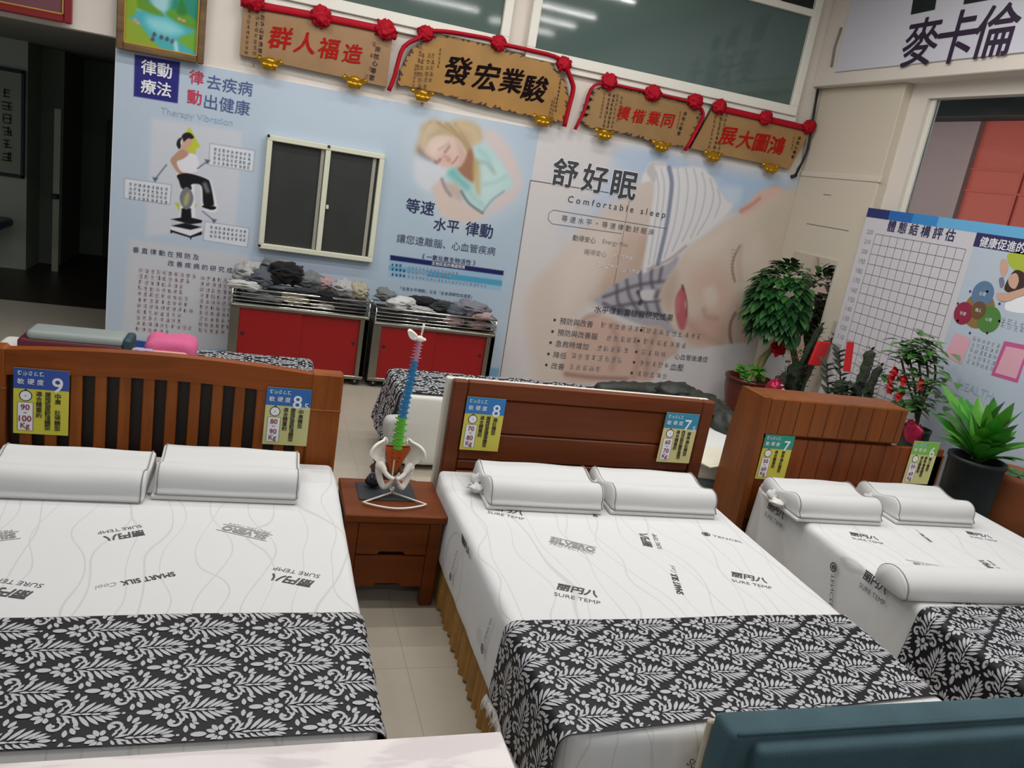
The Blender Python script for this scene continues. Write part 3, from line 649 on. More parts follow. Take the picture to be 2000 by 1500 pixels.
b = B(); b.box(x0+w, .495, 8.225, YB-.002, z0+w, z1-w, 0); b.build('pane', DARKSCREEN, t)
b = B(); b.box(.5, x1-w, 8.215, YB-.002, z0+w, z1-w, 0); b.build('pane', DARKSCREEN, t)
b = B()
for x, z in ((x0+.01, z1-.01), (x0+.01, z0+.03), (.52, z1-.015)): b.box(x-.012, x+.012, 8.16, 8.172, z-.012, z+.012, .002)
b.build('corner_cap', BLACK, t)
# ================================================================ gift plaques above the panels
PLY = 8.20
def pq(o, k, L): return [np.array([aty(o[0]+k*a, o[1]+k*c, PLY)[0], PLY, aty(o[0]+k*a, o[1]+k*c, PLY)[2]]) for a, c in L]
def ingot(t, p):
    b = B(); n = 18
    def fn(u, v):
        a = 2*PI*u; r = .052+.043*v; w = .03+.012*v
        z = -.055+.075*v+.035*v*abs(math.cos(a))**2.5
        return np.array(p)+V3(r*math.cos(a)*1.1, -.035+w*math.sin(a), z+.006*math.sin(6*a)*v)
    b.grid(n, 5, fn)
    b.ball(np.array(p)+V3(0, -.035, .01), (.06, .034, .042))
    for s_ in (-1, 1):
        b.ball(np.array(p)+V3(s_*.088, -.03, .025), (.03, .02, .022)); b.ball(np.array(p)+V3(s_*.045, -.062, -.02), (.032, .016, .02))
    b.ball(np.array(p)+V3(0, -.068, -.025), (.03, .016, .022))
    b.build('gold_ingot', GOLD, t)
def rosette(t, p, r, sd):
    b = B(); b.ball(np.array(p)+V3(0, -.03, 0), (r*.95, r*.5, r*.85), 0, 30, 18, None, .5, sd, 3.4)
    for i in range(7):
        a = PI*(.05+.9*i/6)+.2*math.sin(sd+i)
        b.ball(np.array(p)+V3(r*.75*math.cos(a), -.03, r*.7*math.sin(a)), (r*.3, r*.25, r*.32), 0, 8, 6, None, .4, sd+i)
    b.build('rosette', REDCLOTH, t)
def plaque(label, outline, o, k, chars, mi, ribbon, ros, rr, ing, cols, wavy, rim, side=None):
    t = thing('wooden_plaque', label, 'plaque', (0, 0, 0), 0, 'congratulation plaques along the back wall')
    P = pq(o, k, outline)
    if wavy:
        Q = []; R = random.Random(len(label))
        for a, c in zip(P, P[1:]+P[:1]):
            n = max(2, int(np.linalg.norm(c-a)/.05)); d = (c-a)/np.linalg.norm(c-a); nn = np.array([-d[2], 0, d[0]])
            for i in range(n): Q.append(a+(c-a)*i/n+nn*wavy*(R.uniform(-.6, .6) if i % 2 else R.uniform(.2, 1)))
        P = Q
    b = B(); b.prism(P, (0, .055, 0), 0, 1)
    if wavy:   # scorched carved edge
        cen = sum(P)/len(P)
        for i in range(len(P)):
            a, c = P[i], P[(i+1) % len(P)]
            if i % 3 == 2 or i % 3 == 1:
                ia = a+(cen-a)/np.linalg.norm(cen-a)*.035; b.add([a+V3(0, -.002, 0), c+V3(0, -.002, 0), ia+V3(0, -.002, 0)], [(0, 1, 2)], 1)
    b.build('board', [mat('plaque_bamboo_'+rim, {'a': '#92704a', 'b': '#9a7030', 'c': '#917044', 'd': '#967347'}[rim], .4, var=.12, vscale=4), mat('scorched_edge', '#3a2413', .5)], t)
    b = B()
    for s_, x, y, w in chars:
        a, c = aty(x-w/2, y, PLY), aty(x+w/2, y, PLY); p = aty(x, y, PLY); p[1] = PLY-.004
        b.text(s_, p, (1, 0, .07), (.12, 0, 1), width=abs(c[0]-a[0])*.95, mi=0, bold=.014, nib=.022)
    for j, (x, y, n, s_, hh, mm) in enumerate(cols):
        p = aty(x, y, PLY); p[1] = PLY-.004
        if s_:
            for i, ch in enumerate(s_): b.text(ch, p+V3(-.006*i, 0, -hh*1.3*i), UX, UZ, width=hh, mi=mm, bold=.02)
        else: b.scrib(n, p, UX, UZ, hh, mm, True, j+int(x), 1.25, .13)
    b.build('lettering', [mat('vermilion_lacquer', '#a3190f', .7, spec=.1) if mi else mat('dark_lacquer', '#170a0c', .8, spec=.08), mat('brown_black_ink', '#2c1c10', .6), mat('faded_brown_ink', '#70522f', .6), mat('seal_ink', '#8d5233', .6)], t)
    if ribbon:
        b = B(); R_ = pq(o, k, ribbon); R_ = [r+V3(0, -.015, 0) for r in R_]; b.tube(spline(R_, 3, False), .030 if wavy > .01 else .022, 8, 0, flat=1.5, wide=.7); b.build('ribbon', REDCLOTH, t)
    for i, q in enumerate(ros): rosette(t, pq((0, 0), 1, [q])[0], rr, i+len(label))
    for q in ing: ingot(t, pq((0, 0), 1, [q])[0])
    return t
plaque('plain rectangular bamboo plaque nearest the landscape painting with four large red characters', [(475, 2), (768, 58), (755, 170), (468, 107)], (0, 0), 1,
       [('群', 548, 74, 46), ('人', 597, 84, 43), ('福', 642, 95, 41), ('造', 689, 105, 38)], 1, [(470, 5), (620, 32), (768, 62)], [(495, 2), (627, 33), (752, 60)], .095, [(527, 124), (692, 160)],
       [(738, 96, 5, '床枕心專家', .05, 1), (725, 90, 1, '', .05, 3), (722, 112, 1, '', .04, 3), (718, 136, 1, '', .04, 3), (712, 152, 1, '', .04, 3), (509, 25, 8, '', .045, 1), (499, 27, 10, '', .04, 2), (483, 25, 10, '', .035, 2)], 0, 'a')
plaque('biggest arched wooden plaque with scalloped edge and four black characters', [(575, 200), (700, 200), (850, 245), (1000, 270), (1240, 340), (1450, 400), (1690, 470), (1745, 570), (1800, 620), (1830, 700), (1850, 800), (1835, 880), (1850, 960), (1800, 1025), (1740, 1040), (1500, 985), (1200, 920), (850, 835), (560, 755), (330, 695), (190, 690), (185, 640), (215, 530), (250, 450), (285, 400), (330, 330), (390, 290), (470, 240)], (740, 30), .2,
       [('發', 894, 138, 54), ('宏', 950, 150, 50), ('業', 1000, 158, 46), ('駿', 1045, 173, 50)], 0,
       [(95, 735), (150, 600), (175, 500), (240, 310), (400, 215), (455, 160), (640, 160), (900, 200), (1100, 240), (1165, 285), (1250, 295), (1500, 350), (1700, 400), (1800, 470), (1880, 650), (1890, 740), (1850, 900), (1805, 1085)],
       [(831, 66), (972, 85), (1099, 126)], .075, [(824, 186), (1058, 235)],
       [(817, 95, 5, '', .05, 2), (809, 130, 7, '', .03, 2), (822, 112, 8, '', .045, 2), (833, 112, 9, '', .045, 2), (842, 112, 5, '', .045, 2), (857, 100, 5, '', .03, 2), (1092, 158, 9, '', .03, 1), (1081, 195, 8, '', .03, 2), (1075, 200, 6, '', .03, 2)], .012, 'b')
plaque('small burnt edged wooden plaque with ragged ends and four red characters', [(215, 170), (390, 145), (700, 210), (1000, 290), (1040, 350), (1000, 400), (1030, 420), (985, 460), (1010, 490), (960, 520), (985, 550), (930, 600), (880, 600), (700, 570), (480, 510), (370, 485), (180, 450), (120, 400), (190, 360), (140, 345), (205, 300), (160, 285), (220, 250), (190, 225), (230, 195)], (1100, 130), .26,
       [('模', 1218, 221, 25), ('楷', 1247, 227, 25), ('業', 1277, 231, 25), ('同', 1304, 236, 23)], 1, [(85, 470), (150, 340), (205, 170), (300, 125), (480, 160), (700, 205), (900, 255), (985, 275), (1045, 350), (1010, 450), (910, 630)],
       [(1188, 160), (1274, 182), (1356, 199)], .085, [(1178, 262), (1289, 285)], [(1338, 222, 5, '床枕心專家', .04, 1), (1326, 222, 5, '', .03, 3), (1211, 194, 6, '', .035, 2), (1203, 190, 8, '', .035, 2), (1195, 190, 8, '', .035, 1), (1187, 188, 9, '', .035, 1), (1178, 186, 7, '', .03, 2)], .006, 'c')
plaque('slanted plain bamboo plaque beside the corner pillar with four red characters', [(1130, 300), (1870, 470), (1700, 770), (955, 615)], (1100, 130), .26,
       [('展', 1422, 266, 33), ('大', 1456, 273, 31), ('圖', 1486, 279, 29), ('鴻', 1517, 284, 31)], 1, [(1130, 305), (1500, 390), (1870, 475)], [(1403, 209), (1493, 231), (1577, 248)], .08, [(1390, 305), (1502, 328)],
       [(1561, 270, 5, '床枕心專家', .04, 1), (1548, 272, 4, '', .03, 3), (1415, 228, 9, '', .04, 2), (1406, 226, 9, '', .04, 1), (1396, 224, 9, '', .035, 2)], 0, 'd')

# landscape painting and red framed picture on the header wall
def framed(name, label, x0, x1, z0, z1, w, fm, tilt, inner):
    t = thing(name, label, 'picture', (x0, 8.19, z0)); t.rotation_euler = (tilt, 0, 0); W_, H_ = x1-x0, z1-z0
    b = B()
    for a in ((0, w, 0, H_), (W_-w, W_, 0, H_), (w, W_-w, 0, w), (w, W_-w, H_-w, H_)): b.box(a[0], a[1], -.03, .03, a[2], a[3], .01)
    for a in ((w, w+.015, w, H_-w), (W_-w-.015, W_-w, w, H_-w), (w, W_-w, w, w+.015), (w, W_-w, H_-w-.015, H_-w)): b.box(a[0], a[1], -.02, .02, a[2], a[3], .004, 1)
    b.build('frame', fm, t); inner(t, W_, H_, w+.012); return t
def landscape(t, W_, H_, w):
    cv = Canvas(w, W_-w, w, H_-w, .004, '#c9c6b4'); s = W_
    _p = cv.poly
    cv.poly = lambda q, c, f=.01, al=1: _p(q, c, f*.7, al)
    def L(q): return [(w+a*(W_-2*w), w+c*(W_-2*w)) for a, c in q]
    cv.poly(L([(0, .75), (1, .7), (1, 1.4), (0, 1.4)]), '#b9c6c6', .1)
    cv.poly(L([(-.1, .8), (.1, 1.1), (.25, .85), (.45, 1.05), (.6, .7), (.3, .55), (-.1, .6)]), '#2f7f84', .05); cv.poly(L([(.1, .95), (.16, .85), (.2, .6), (.14, .6)]), '#dfe9e8', .015)
    cv.poly(L([(.45, .65), (.6, .72), (.75, .8), (1.1, .78), (1.1, .45), (.6, .45)]), '#2a8570', .04); cv.poly(L([(.3, .8), (.5, .95), (.6, .75), (.55, .4), (.42, .4)]), '#9cc7cd', .06)
    cv.poly(L([(-.1, .45), (.2, .5), (.6, .5), (1.1, .3), (1.1, -.1), (.4, -.1), (-.1, .2)]), '#4aa7b3', .05); cv.poly(L([(.3, .4), (.6, .42), (.8, .3), (.6, .2), (.35, .25)]), '#8fd0d6', .07, .9)
    cv.poly(L([(.05, .6), (.2, .66), (.5, .5), (.45, .46), (.15, .5)]), '#5f8f2c', .025); cv.poly(L([(.55, .52), (.75, .6), (1.05, .45), (1.05, .35), (.7, .42)]), '#5c9431', .03)
    cv.poly(L([(.7, .55), (.76, .75), (.84, .56)]), '#2f7a35', .03); cv.poly(L([(-.1, .75), (.05, .74), (.15, .6), (.1, .38), (-.1, .35)]), '#7fa02a', .03)
    cv.poly(L([(-.1, .32), (.15, .3), (.35, .12), (.55, -.1), (-.1, -.1)]), '#8ba332', .03); cv.poly(L([(.75, .2), (1.1, .35), (1.1, .05), (.85, .1)]), '#6fa838', .03)
    for x, y in ((.4, .17), (.5, .15), (.58, .14), (.66, .12), (.38, .1)): cv.poly(L([(x-.03, y), (x, y+.05), (x+.03, y+.01), (x, y-.02)]), '#4c5560', .012)
    for x, y in ((.13, .33), (.17, .3), (.8, .46), (.74, .47)): cv.poly(L([(x-.03, y), (x, y+.02), (x+.03, y), (x, y-.02)]), '#d98f86', .015)
    cv.line(L([(.7, .12), (.72, .02)]), '#dbe8ea', .02, .02)
    cv.build('painting', lambda x, y: np.stack([x, np.full_like(x, .004), y], 1), t, vcol('printed_picture', .45))
    b = B(); b.box(.01, W_-.01, .008, .03, .01, H_-.01, 0); b.build('backing', mat('dark_backing', '#3a2a1c', .7), t)
framed('landscape_painting', 'colourful waterfall landscape painting in a brown wooden frame', -1.352, -.64, 2.765, 3.62, .055, [wood('old_gilt_wood', '#57462f', '#85694a', 0, 9), mat('gilt_lip', '#c09a4c', .35, metal=.4)], math.radians(4), landscape)
def redpic(t, W_, H_, w):
    b = B(); b.box(w, W_-w, .0, .02, w, H_-w, 0); b.build('mount', mat('plum_mount', '#6a3a46', .6), t)
    b = B(); b.box(.3, W_-.28, -.004, 0, .16, H_-.1, 0); b.build('gold_panel', mat('gold_leaf_panel', '#b7924a', .45), t)
    b = B(); R = random.Random(3)
    for i in range(12): b.ball((W_-.42-.07*i, -.006, .2+R.uniform(-.02, .03)), (.035, .004, .025), 0, 8, 6)
    b.build('relief', mat('dark_relief', '#4a341f', .5), t)
framed('red_framed_picture', 'red framed plum and gold picture hanging over the dim hall entrance', -3.05, -1.70, 2.885, 3.7, .06, [mat('dark_red_lacquer', '#7a1418', .35), mat('gilt_lip', '#c09a4c')], 0, redpic)

# ================================================================ beds in front
WOODA = wood('amber_brown_wood', '#944a10', '#6c340a', 0, 5); WOODAV = wood('amber_brown_upright', '#9a5216', '#70380c', 2, 5)
WOODB = wood('red_brown_wood', '#6f3410', '#512308', 0, 5); WOODC = wood('striped_brown_wood', '#834716', '#62300b', 2, 5)
WOODN = wood('nightstand_wood', '#76390e', '#572808', 0, 5)
DARKWOOD = mat('dark_brown_backing', '#241509', .6)
def vine_mat():
    m = bpy.data.materials.new('white_vine_fabric'); m.use_nodes = True; nt = m.node_tree; b = nt.nodes['Principled BSDF']; L = nt.links.new
    tc = nt.nodes.new('ShaderNodeTexCoord'); prev = None
    for i, (sc, off, di) in enumerate(((1.9, 0.0, 5.0), (1.5, 2.1, 6.5))):
        mp = nt.nodes.new('ShaderNodeMapping'); mp.inputs['Location'].default_value = (off, off*1.7, 0); mp.inputs['Scale'].default_value = (1, .75, 1)
        w = nt.nodes.new('ShaderNodeTexWave'); w.wave_type = 'BANDS'; w.bands_direction = 'X'; w.inputs['Scale'].default_value = sc; w.inputs['Distortion'].default_value = di; w.inputs['Detail'].default_value = 0; w.inputs['Detail Scale'].default_value = 1.6
        mr = nt.nodes.new('ShaderNodeMapRange'); mr.inputs['From Min'].default_value = .994; mr.inputs['From Max'].default_value = .9995
        L(tc.outputs['Object'], mp.inputs[0]); L(mp.outputs[0], w.inputs['Vector']); L(w.outputs['Fac'], mr.inputs['Value'])
        if prev is None: prev = mr.outputs[0]
        else:
            mx = nt.nodes.new('ShaderNodeMath'); mx.operation = 'MAXIMUM'; L(prev, mx.inputs[0]); L(mr.outputs[0], mx.inputs[1]); prev = mx.outputs[0]
    cr = nt.nodes.new('ShaderNodeMixRGB'); cr.inputs[1].default_value = rgb('#d0d0d0')+(1,); cr.inputs[2].default_value = rgb('#c2c1bf')+(1,)
    L(prev, cr.inputs[0]); L(cr.outputs[0], b.inputs['Base Color'])
    b.inputs['Roughness'].default_value = .8; b.inputs['Specular IOR Level'].default_value = .2
    n2 = nt.nodes.new('ShaderNodeTexNoise'); n2.inputs['Scale'].default_value = 7; bp = nt.nodes.new('ShaderNodeBump'); bp.inputs['Strength'].default_value = .12; bp.inputs['Distance'].default_value = .03
    L(tc.outputs['Object'], n2.inputs['Vector']); L(n2.outputs['Fac'], bp.inputs['Height']); L(bp.outputs[0], b.inputs['Normal'])
    return m
VINE = vine_mat(); INK = mat('grey_fabric_print', '#4d4c4c', .8); INKL = mat('pale_fabric_print', '#8f8e8c', .8)
CLOTHW = mat('white_pillow_cloth', '#cbcbca', .8, bump=.12, bscale=9); PIPE = mat('grey_piping', '#8a8885', .8); TAN = mat('tan_pleated_fabric', '#9c7338', .7, var=.15, vscale=14)
SILVER = mat('silver_damask_thread', '#adadb1', .42, spec=.4); BLACKSATIN = mat('black_satin_weave', '#121215', .5, spec=.25)
ZT = .62
def logo(b, kind, p, ang, k=1.0, u=None, v=None):
    """woven brand marks of the fabric; p centre, ang direction of the writing"""
    if u is None:
        u = V3(math.cos(ang), math.sin(ang), 0); v = V3(-math.sin(ang), math.cos(ang), 0)
    p = np.array(p, float)
    if kind == 'temp':
        b.text('丽円八', p+v*.022*k, u, v, width=.17*k, mi=1, bold=.035, shear=.15); b.text('SURE TEMP', p-v*.045*k, u, v, width=.19*k, mi=1)
    elif kind == 'silk':
        b.text('SMART SILK', p, u, v, width=.19*k, mi=1, bold=.02, sx=.8); b.text('Cool', p+u*.145*k-v*.005, u, v, width=.07*k, mi=2, shear=.3)
    elif kind == 'silv':
        b.text('SILVERO', p+v*.01, u, v, width=.2*k, mi=2, bold=.05); b.text('PROTECTION', p-v*.035*k, u, v, width=.19*k, mi=2)
        n = np.cross(u, v)*.0003
        for s_ in (1, -1): b.add([p+u*x+v*(.01+s_*(.028+e))+n for x, e in ((-.115, 0), (.115, 0), (.115, .005), (-.115, .005))], [(0, 1, 2, 3)], 2)
    elif kind == 'tencel':
        b.text('TENCEL', p+u*.03, u, v, width=.16*k, mi=1, sx=1.4)
        c = p-u*.085*k; b.add([c+.024*k*(math.cos(a)*u+math.sin(a)*v) for a in np.arange(14)*2*PI/14]+[c+.016*k*(math.cos(a)*u+math.sin(a)*v) for a in np.arange(14)*2*PI/14], [(i, (i+1) % 14, 14+(i+1) % 14, 14+i) for i in range(14)], 1)
        b.text('e', c, u, v, width=.02*k, mi=1, bold=.04)
def mattress(label, x0, x1, y0, y1, logos, zb=.23, sides=()):
    b = B(); R = Vector((x0, y0, 3))
    def fn(p):
        n = noise.noise(Vector(p*5)+R)*.006
        Rc = .11; ax_, ay_ = abs(p[0]-(x0+x1)/2)-((x1-x0)/2-Rc), abs(p[1]-(y0+y1)/2)-((y1-y0)/2-Rc)
        if ax_ > 0 and ay_ > 0:
            d = math.hypot(ax_, ay_)
            if d > Rc: p = p.copy(); p[0] -= math.copysign(ax_*(1-Rc/d), p[0]-(x0+x1)/2); p[1] -= math.copysign(ay_*(1-Rc/d), p[1]-(y0+y1)/2)
        top = max(0, (p[2]-.5)/.12)
        out = (1-min(1, max(0, (p[2]-zb)/(ZT-zb))))
        cx, cy = (x0+x1)/2, (y0+y1)/2
        return p+V3((p[0]-cx)/abs(x1-x0)*.022*out + n*(1-top), (p[1]-cy)/(y1-y0)*.03*out+n*(1-top), 0 if top > .9 else n)
    b.rbox(x0, x1, y0, y1, zb, ZT, .045, (24, 24, 8), 0, None, fn)
    for kind, px, py, a, k in logos: 
        p = atz(px, py, ZT+.001); logo(b, kind, p, math.radians(a), k)
    for kind, p, u, v, k in sides: logo(b, kind, p, 0, k, np.array(u, float), np.array(v, float))
    return tag(b.build('mattress', [VINE, INK, INKL]), label, 'mattress', 'mattresses on the display beds')
mattress('wide white printed mattress on the slatted headboard bed beside the nightstand', -1.22, .468, 2.0, 4.17,
         [('temp', 95, 960, 165, .85), ('silk', 312, 963, 200, .85), ('temp', 545, 970, 165, .85), ('temp', 240, 1042, 205, .9), ('silv', 480, 1038, 155, 1), ('silk', 290, 1130, 203, 1), ('temp', 572, 1128, 160, 1), ('temp', 15, 1150, 165, 1), ('silv', -30, 1050, 200, 1)],
         sides=[('temp', V3(-.2, 1.985, .45), (-1, 0, 0), (0, 0, -1), 1)])
mattress('white printed mattress on the middle bed with the panelled headboard', 1.03, 2.665, 1.955, 4.17,
         [('temp', 990, 1000, -22, 1), ('silk', 1160, 998, 75, .8), ('temp', 1300, 998, -22, .9), ('silv', 1118, 1065, -28, 1.1), ('temp', 1268, 1055, 75, .9), ('tencel', 1410, 1050, -26, 1), ('temp', 1128, 1158, -22, 1.05), ('silk', 1322, 1140, 72, 1), ('temp', 1465, 1132, -22, 1)],
         sides=[('tencel', V3(1.008, 3.42, .42), (0, -.25, 1), (0, 1, .25), .85), ('temp', V3(1.022, 3.3, .565), (0, -1, 0), (-.2, 0, 1), 1), ('tencel', V3(1.008, 2.78, .45), (0, -.25, 1), (0, 1, .25), .9), ('temp', V3(1.60, 1.934, .50), (.8, 0, -.55), (.55, 0, .8), 1.1)])
mattress('white printed mattress on the third bed below the stepped box headboard', 3.145, 4.75, 2.02, 4.17,
         [('temp', 1690, 1050, -20, .95), ('silk', 1808, 1050, 80, .6), ('temp', 1915, 1047, -20, .9), ('silv', 1815, 1107, -20, .8), ('temp', 1935, 1105, 78, .8), ('temp', 1885, 1180, -10, .9)],
         sides=[('temp', V3(3.125, 3.86, .56), (0, -1, 0), (0, 0, 1), 1), ('tencel', V3(3.122, 3.25, .42), (0, -.3, -1), (0, 1, -.3), 1.1), ('temp', V3(3.128, 2.98, .57), (0, -1, 0), (0, 0, 1), 1), ('tencel', V3(3.122, 2.55, .42), (0, -.3, -1), (0, 1, -.3), 1)])
# ---- black and silver damask runners
def petal(cx, cy, a, L, w):
    return [(cx+t*L*math.cos(a)-s_*w*math.sin(a), cy+t*L*math.sin(a)+s_*w*math.cos(a)) for t, s_ in ((0, -.25), (.25, -.8), (.55, -1), (.8, -.7), (1, 0), (.8, .7), (.55, 1), (.25, .8), (0, .25))]
def scroll(cx, cy, r, a0, a1, w, sg):
    n = 12; o = []; i_ = []
    for k in range(n+1):
        t = k/n; a = a0+(a1-a0)*t; rr = r*(1-.45*t); ww = w*(.35+.65*t)
        o.append((cx+(rr+ww)*math.cos(a), cy+sg*(rr+ww)*math.sin(a))); i_.append((cx+(rr-ww)*math.cos(a), cy+sg*(rr-ww)*math.sin(a)))
    return [[o[k], o[k+1], i_[k+1], i_[k]] for k in range(n)]
def motif():
    S = [[(-.126+.022*math.cos(a), .0105*math.sin(a)) for a in np.arange(12)*PI/6]]
    for d, L in ((24, .028), (60, .030), (98, .024), (-24, .028), (-60, .030), (-98, .024)):
        a = PI-math.radians(d); S.append(petal(-.070+.012*math.cos(a), .012*math.sin(a), a, L, .0078))
    S.append([(-.060+.013*math.cos(a), .0105*math.sin(a)) for a in np.arange(12)*PI/6])
    for sg in (1, -1):
        S += scroll(-.040, sg*.049, .0200, math.radians(-80), math.radians(235), .0084, sg)
        S.append([(-.043+.0058*math.cos(a), sg*.047+.0058*math.sin(a)) for a in np.arange(10)*PI/5])
        S.append(petal(-.041, sg*.008, sg*math.radians(62), .024, .0045)); S.append(petal(-.027, sg*.006, sg*math.radians(54), .040, .0054)); S.append(petal(-.034, sg*.003, sg*math.radians(16), .038, .0042))
        # link to the next motif
        S.append(petal(.004, sg*.058, sg*math.radians(62), .030, .0075)); S.append(petal(.012, sg*.034, sg*math.radians(92), .022, .005)); S.append(petal(-.016, sg*.030, sg*math.radians(95), .020, .0045)); S.append(petal(-.008, sg*.066, sg*math.radians(86), .030, .0070)); S.append(petal(.010, sg*.054, sg*math.radians(25), .020, .0052))
        for x, d, L, w in ((-.012, 64, .050, .0064), (.005, 54, .057, .0066), (.022, 45, .056, .0066), (.039, 37, .051, .0062), (.056, 29, .045, .0056), (.073, 20, .036, .005)):
            S.append(petal(x+.010, sg*.008, sg*math.radians(d), L, w))
    for x in (-.008, .018, .044): S.append(petal(x, 0, 0, .028, .0046))
    S.append(petal(.088, 0, 0, .034, .0072))
    S.append([(.129+.005*math.cos(a), .005*math.sin(a)) for a in np.arange(8)*PI/4])
    return S
MOTIF = motif()
def runner(label, x0, x1, y0, y1, dl, dr, zt, ph=(0, 0), flare=.0, fringe=False, skew=0.0, group='damask runners across the display beds', sx=.155, sy=.105, msc=1.0):
    r = .05; A = r*PI/2; Wt = (x1-x0)-2*r
    def P(s, v, off=0):
        # s: 0 at the left end of the flat top
        wob = .006*math.sin(v*9+s*5)
        if s < -A:
            d = -A-s; f = d*flare; q = V3(x0-f-.006*math.sin(v*22)*min(1, d*4), v, zt-r-d); n = V3(-1, 0, 0)
        elif s < 0:
            a = -s/r; q = V3(x0+r-r*math.sin(a), v, zt-r+r*math.cos(a)); n = V3(-math.sin(a), 0, math.cos(a))
        elif s <= Wt: q = V3(x0+r+s, v, zt+.002*math.sin(s*7+v*5)); n = V3(0, 0, 1)
        elif s < Wt+A:
            a = (s-Wt)/r; q = V3(x1-r+r*math.sin(a), v, zt-r+r*math.cos(a)); n = V3(math.sin(a), 0, math.cos(a))
        else:
            d = s-Wt-A; q = V3(x1+.006*math.sin(v*22), v, zt-r-d); n = V3(1, 0, 0)
        return q+n*off
    s0, s1 = -A-dl, Wt+A+dr; Sx = sorted(set(list(np.linspace(s0, -A, 8))+list(np.linspace(-A, 0, 6))+list(np.linspace(0, Wt, 16))+list(np.linspace(Wt, Wt+A, 6))+list(np.linspace(Wt+A, s1, 5))))
    def ya(s): return y0+skew*min(1, max(0, s/Wt))
    def edge(s): return y1+.012*math.sin((s-Wt/2)*2.2)
    nv = 14; b = B(); vs = [P(s, ya(s)+(edge(s)-ya(s))*j/nv) for j in range(nv+1) for s in Sx]; n = len(Sx)
    b.add(vs, [(j*n+i, j*n+i+1, (j+1)*n+i+1, (j+1)*n+i) for j in range(nv) for i in range(n-1)], 0, True)
    vs2 = [v-V3(0, 0, .003) for v in vs]
    i = 0
    for jx in range(-8+int((s0-.4-ph[0])/sx), int((s1+.4)/sx)+4):
        for jy in range(int((y0-.5)/sy), int((y1+.4)/sy)+1):
            if (jx+jy) % 2: continue
            cx, cy = jx*sx+ph[0], jy*sy+ph[1]
            for m in MOTIF:
                q = [(cx+a*msc, cy+c*msc) for a, c in m]
                q = [(min(max(a, s0+.004), s1-.004), min(max(c, ya(a)+.004), edge(a)-.004)) for a, c in q]
                ar = sum(q[k][0]*q[(k+1) % len(q)][1]-q[(k+1) % len(q)][0]*q[k][1] for k in range(len(q)))
                if abs(ar) < 2e-6: continue
                i += 1
                b.add([P(a, c, .0014+.00012*(i % 9)) for a, c in q], [tuple(range(len(q)))], 1)
    o = b.build('bed_runner', [BLACKSATIN, SILVER])
    tag(o, label, 'bed runner', group)
    if fringe:
        f = B(); R = random.Random(5)
        for k in range(46):
            v = y0+(y1-y0)*k/45; p = P(s0, v); f.tube([p, p+V3(R.uniform(-.012, .004), R.uniform(-.008, .008), -.03), p+V3(R.uniform(-.02, .006), R.uniform(-.012, .012), -R.uniform(.05, .075))], [.007, .006, .002], 5)
        f.grid(24, 2, lambda u, w: P(s0, y0+(y1-y0)*u)+V3(-.004-.01*math.sin(u*40)*w, 0, .012-.05*w))
        f.build('fringe', mat('white_lace', '#d2cfc9', .9), o)
    return o
runner('black damask runner on the slatted headboard bed', -1.228, .478, 2.02, 2.665, .2, .12, ZT+.008, (1.222+.02, -.05))
runner('black damask runner draping to a white fringe on the middle bed', 1.012, 2.675, 1.96, 2.62, .30, .12, ZT+.008, (.08, -.06), .03, True, skew=.10)
runner('black damask runner on the third bed partly cut off by the teal sofa', 3.13, 4.76, 2.05, 2.70, .34, .1, ZT+.008, (.06, -.02), .12)
# ---- bed frames with headboards
t = thing('bed', 'amber wooden bed with a vertical slatted arched headboard', 'bed', (0, 0, 0))
for x in (-1.29, .30):
    b = B(); b.box(x, x+.17, 4.2, 4.29, .18, 1.115, .012); b.box(x-.003, x+.173, 4.196, 4.294, .90, .915, .006); b.box(x+.01, x+.16, 4.2, 4.29, 0, .18, .01); b.build('post', WOODAV, t)
def arch(x): return 1.10+.035*(1-((x+.41)/.73)**2)
b = B(); xs = np.linspace(-1.125, .305, 15)
b.prism([V3(x, 4.205, arch(x)) for x in xs]+[V3(x, 4.205, arch(x)-.125) for x in xs[::-1]], (0, .07, 0)); b.build('top_rail', WOODA, t)
b = B()
for i in range(13): b.box(-1.065+.1095*i, -1.065+.1095*i+.054, 4.215, 4.24, .5, 1.03, .005)
b.build('slats', WOODAV, t)
b = B(); b.box(-1.12, .30, 4.26, 4.275, .42, 1.03, .002); b.build('back_panel', DARKWOOD, t)
b = B(); b.box(-1.12, .30, 4.21, 4.27, .40, .52, .006); b.build('bottom_rail', WOODA, t)
b = B(); b.box(-1.19, .43, 2.08, 4.19, .12, .225, .01); b.build('base', WOODA, t)
for x, y in ((-1.15, 2.15), (.35, 2.15)): b = B(); b.box(x, x+.06, y, y+.06, 0, .13, .005); b.build('leg', WOODA, t)

t = thing('bed', 'red brown wooden bed with a framed panel headboard and tan pleated skirt', 'bed', (0, 0, 0))
b = B(); X0, X1, z1 = 1.075, 2.755, 1.14
for a in ((X0, X0+.085, 0, z1), (X1-.085, X1, 0, z1)): b.box(a[0], a[1], 4.2, 4.255, a[2], a[3], .008)
b.box(X0+.085, X1-.085, 4.2, 4.255, z1-.095, z1, .006); b.box(X0+.085, X1-.085, 4.2, 4.255, .5, .60, .006); b.build('headboard_frame', WOODB, t)
b = B()
for za, zc in ((.605, .66), (.665, .83), (.836, 1.04)): b.box(X0+.088, X1-.088, 4.215, 4.25, za, zc, .007)
b.build('headboard_panel', WOODB, t)
b = B(); b.box(X0-.03, X1-.01, 4.257, 4.30, 0, z1-.004, .006); b.build('back_board', mat('cream_back_board', '#d2ccbd', .6), t)
b = B(); b.box(1.10, 2.60, 2.12, 4.15, .10, .225, .01); b.build('base', WOODB, t)
b = B(); yy = np.linspace(2.06, 4.14, 200)
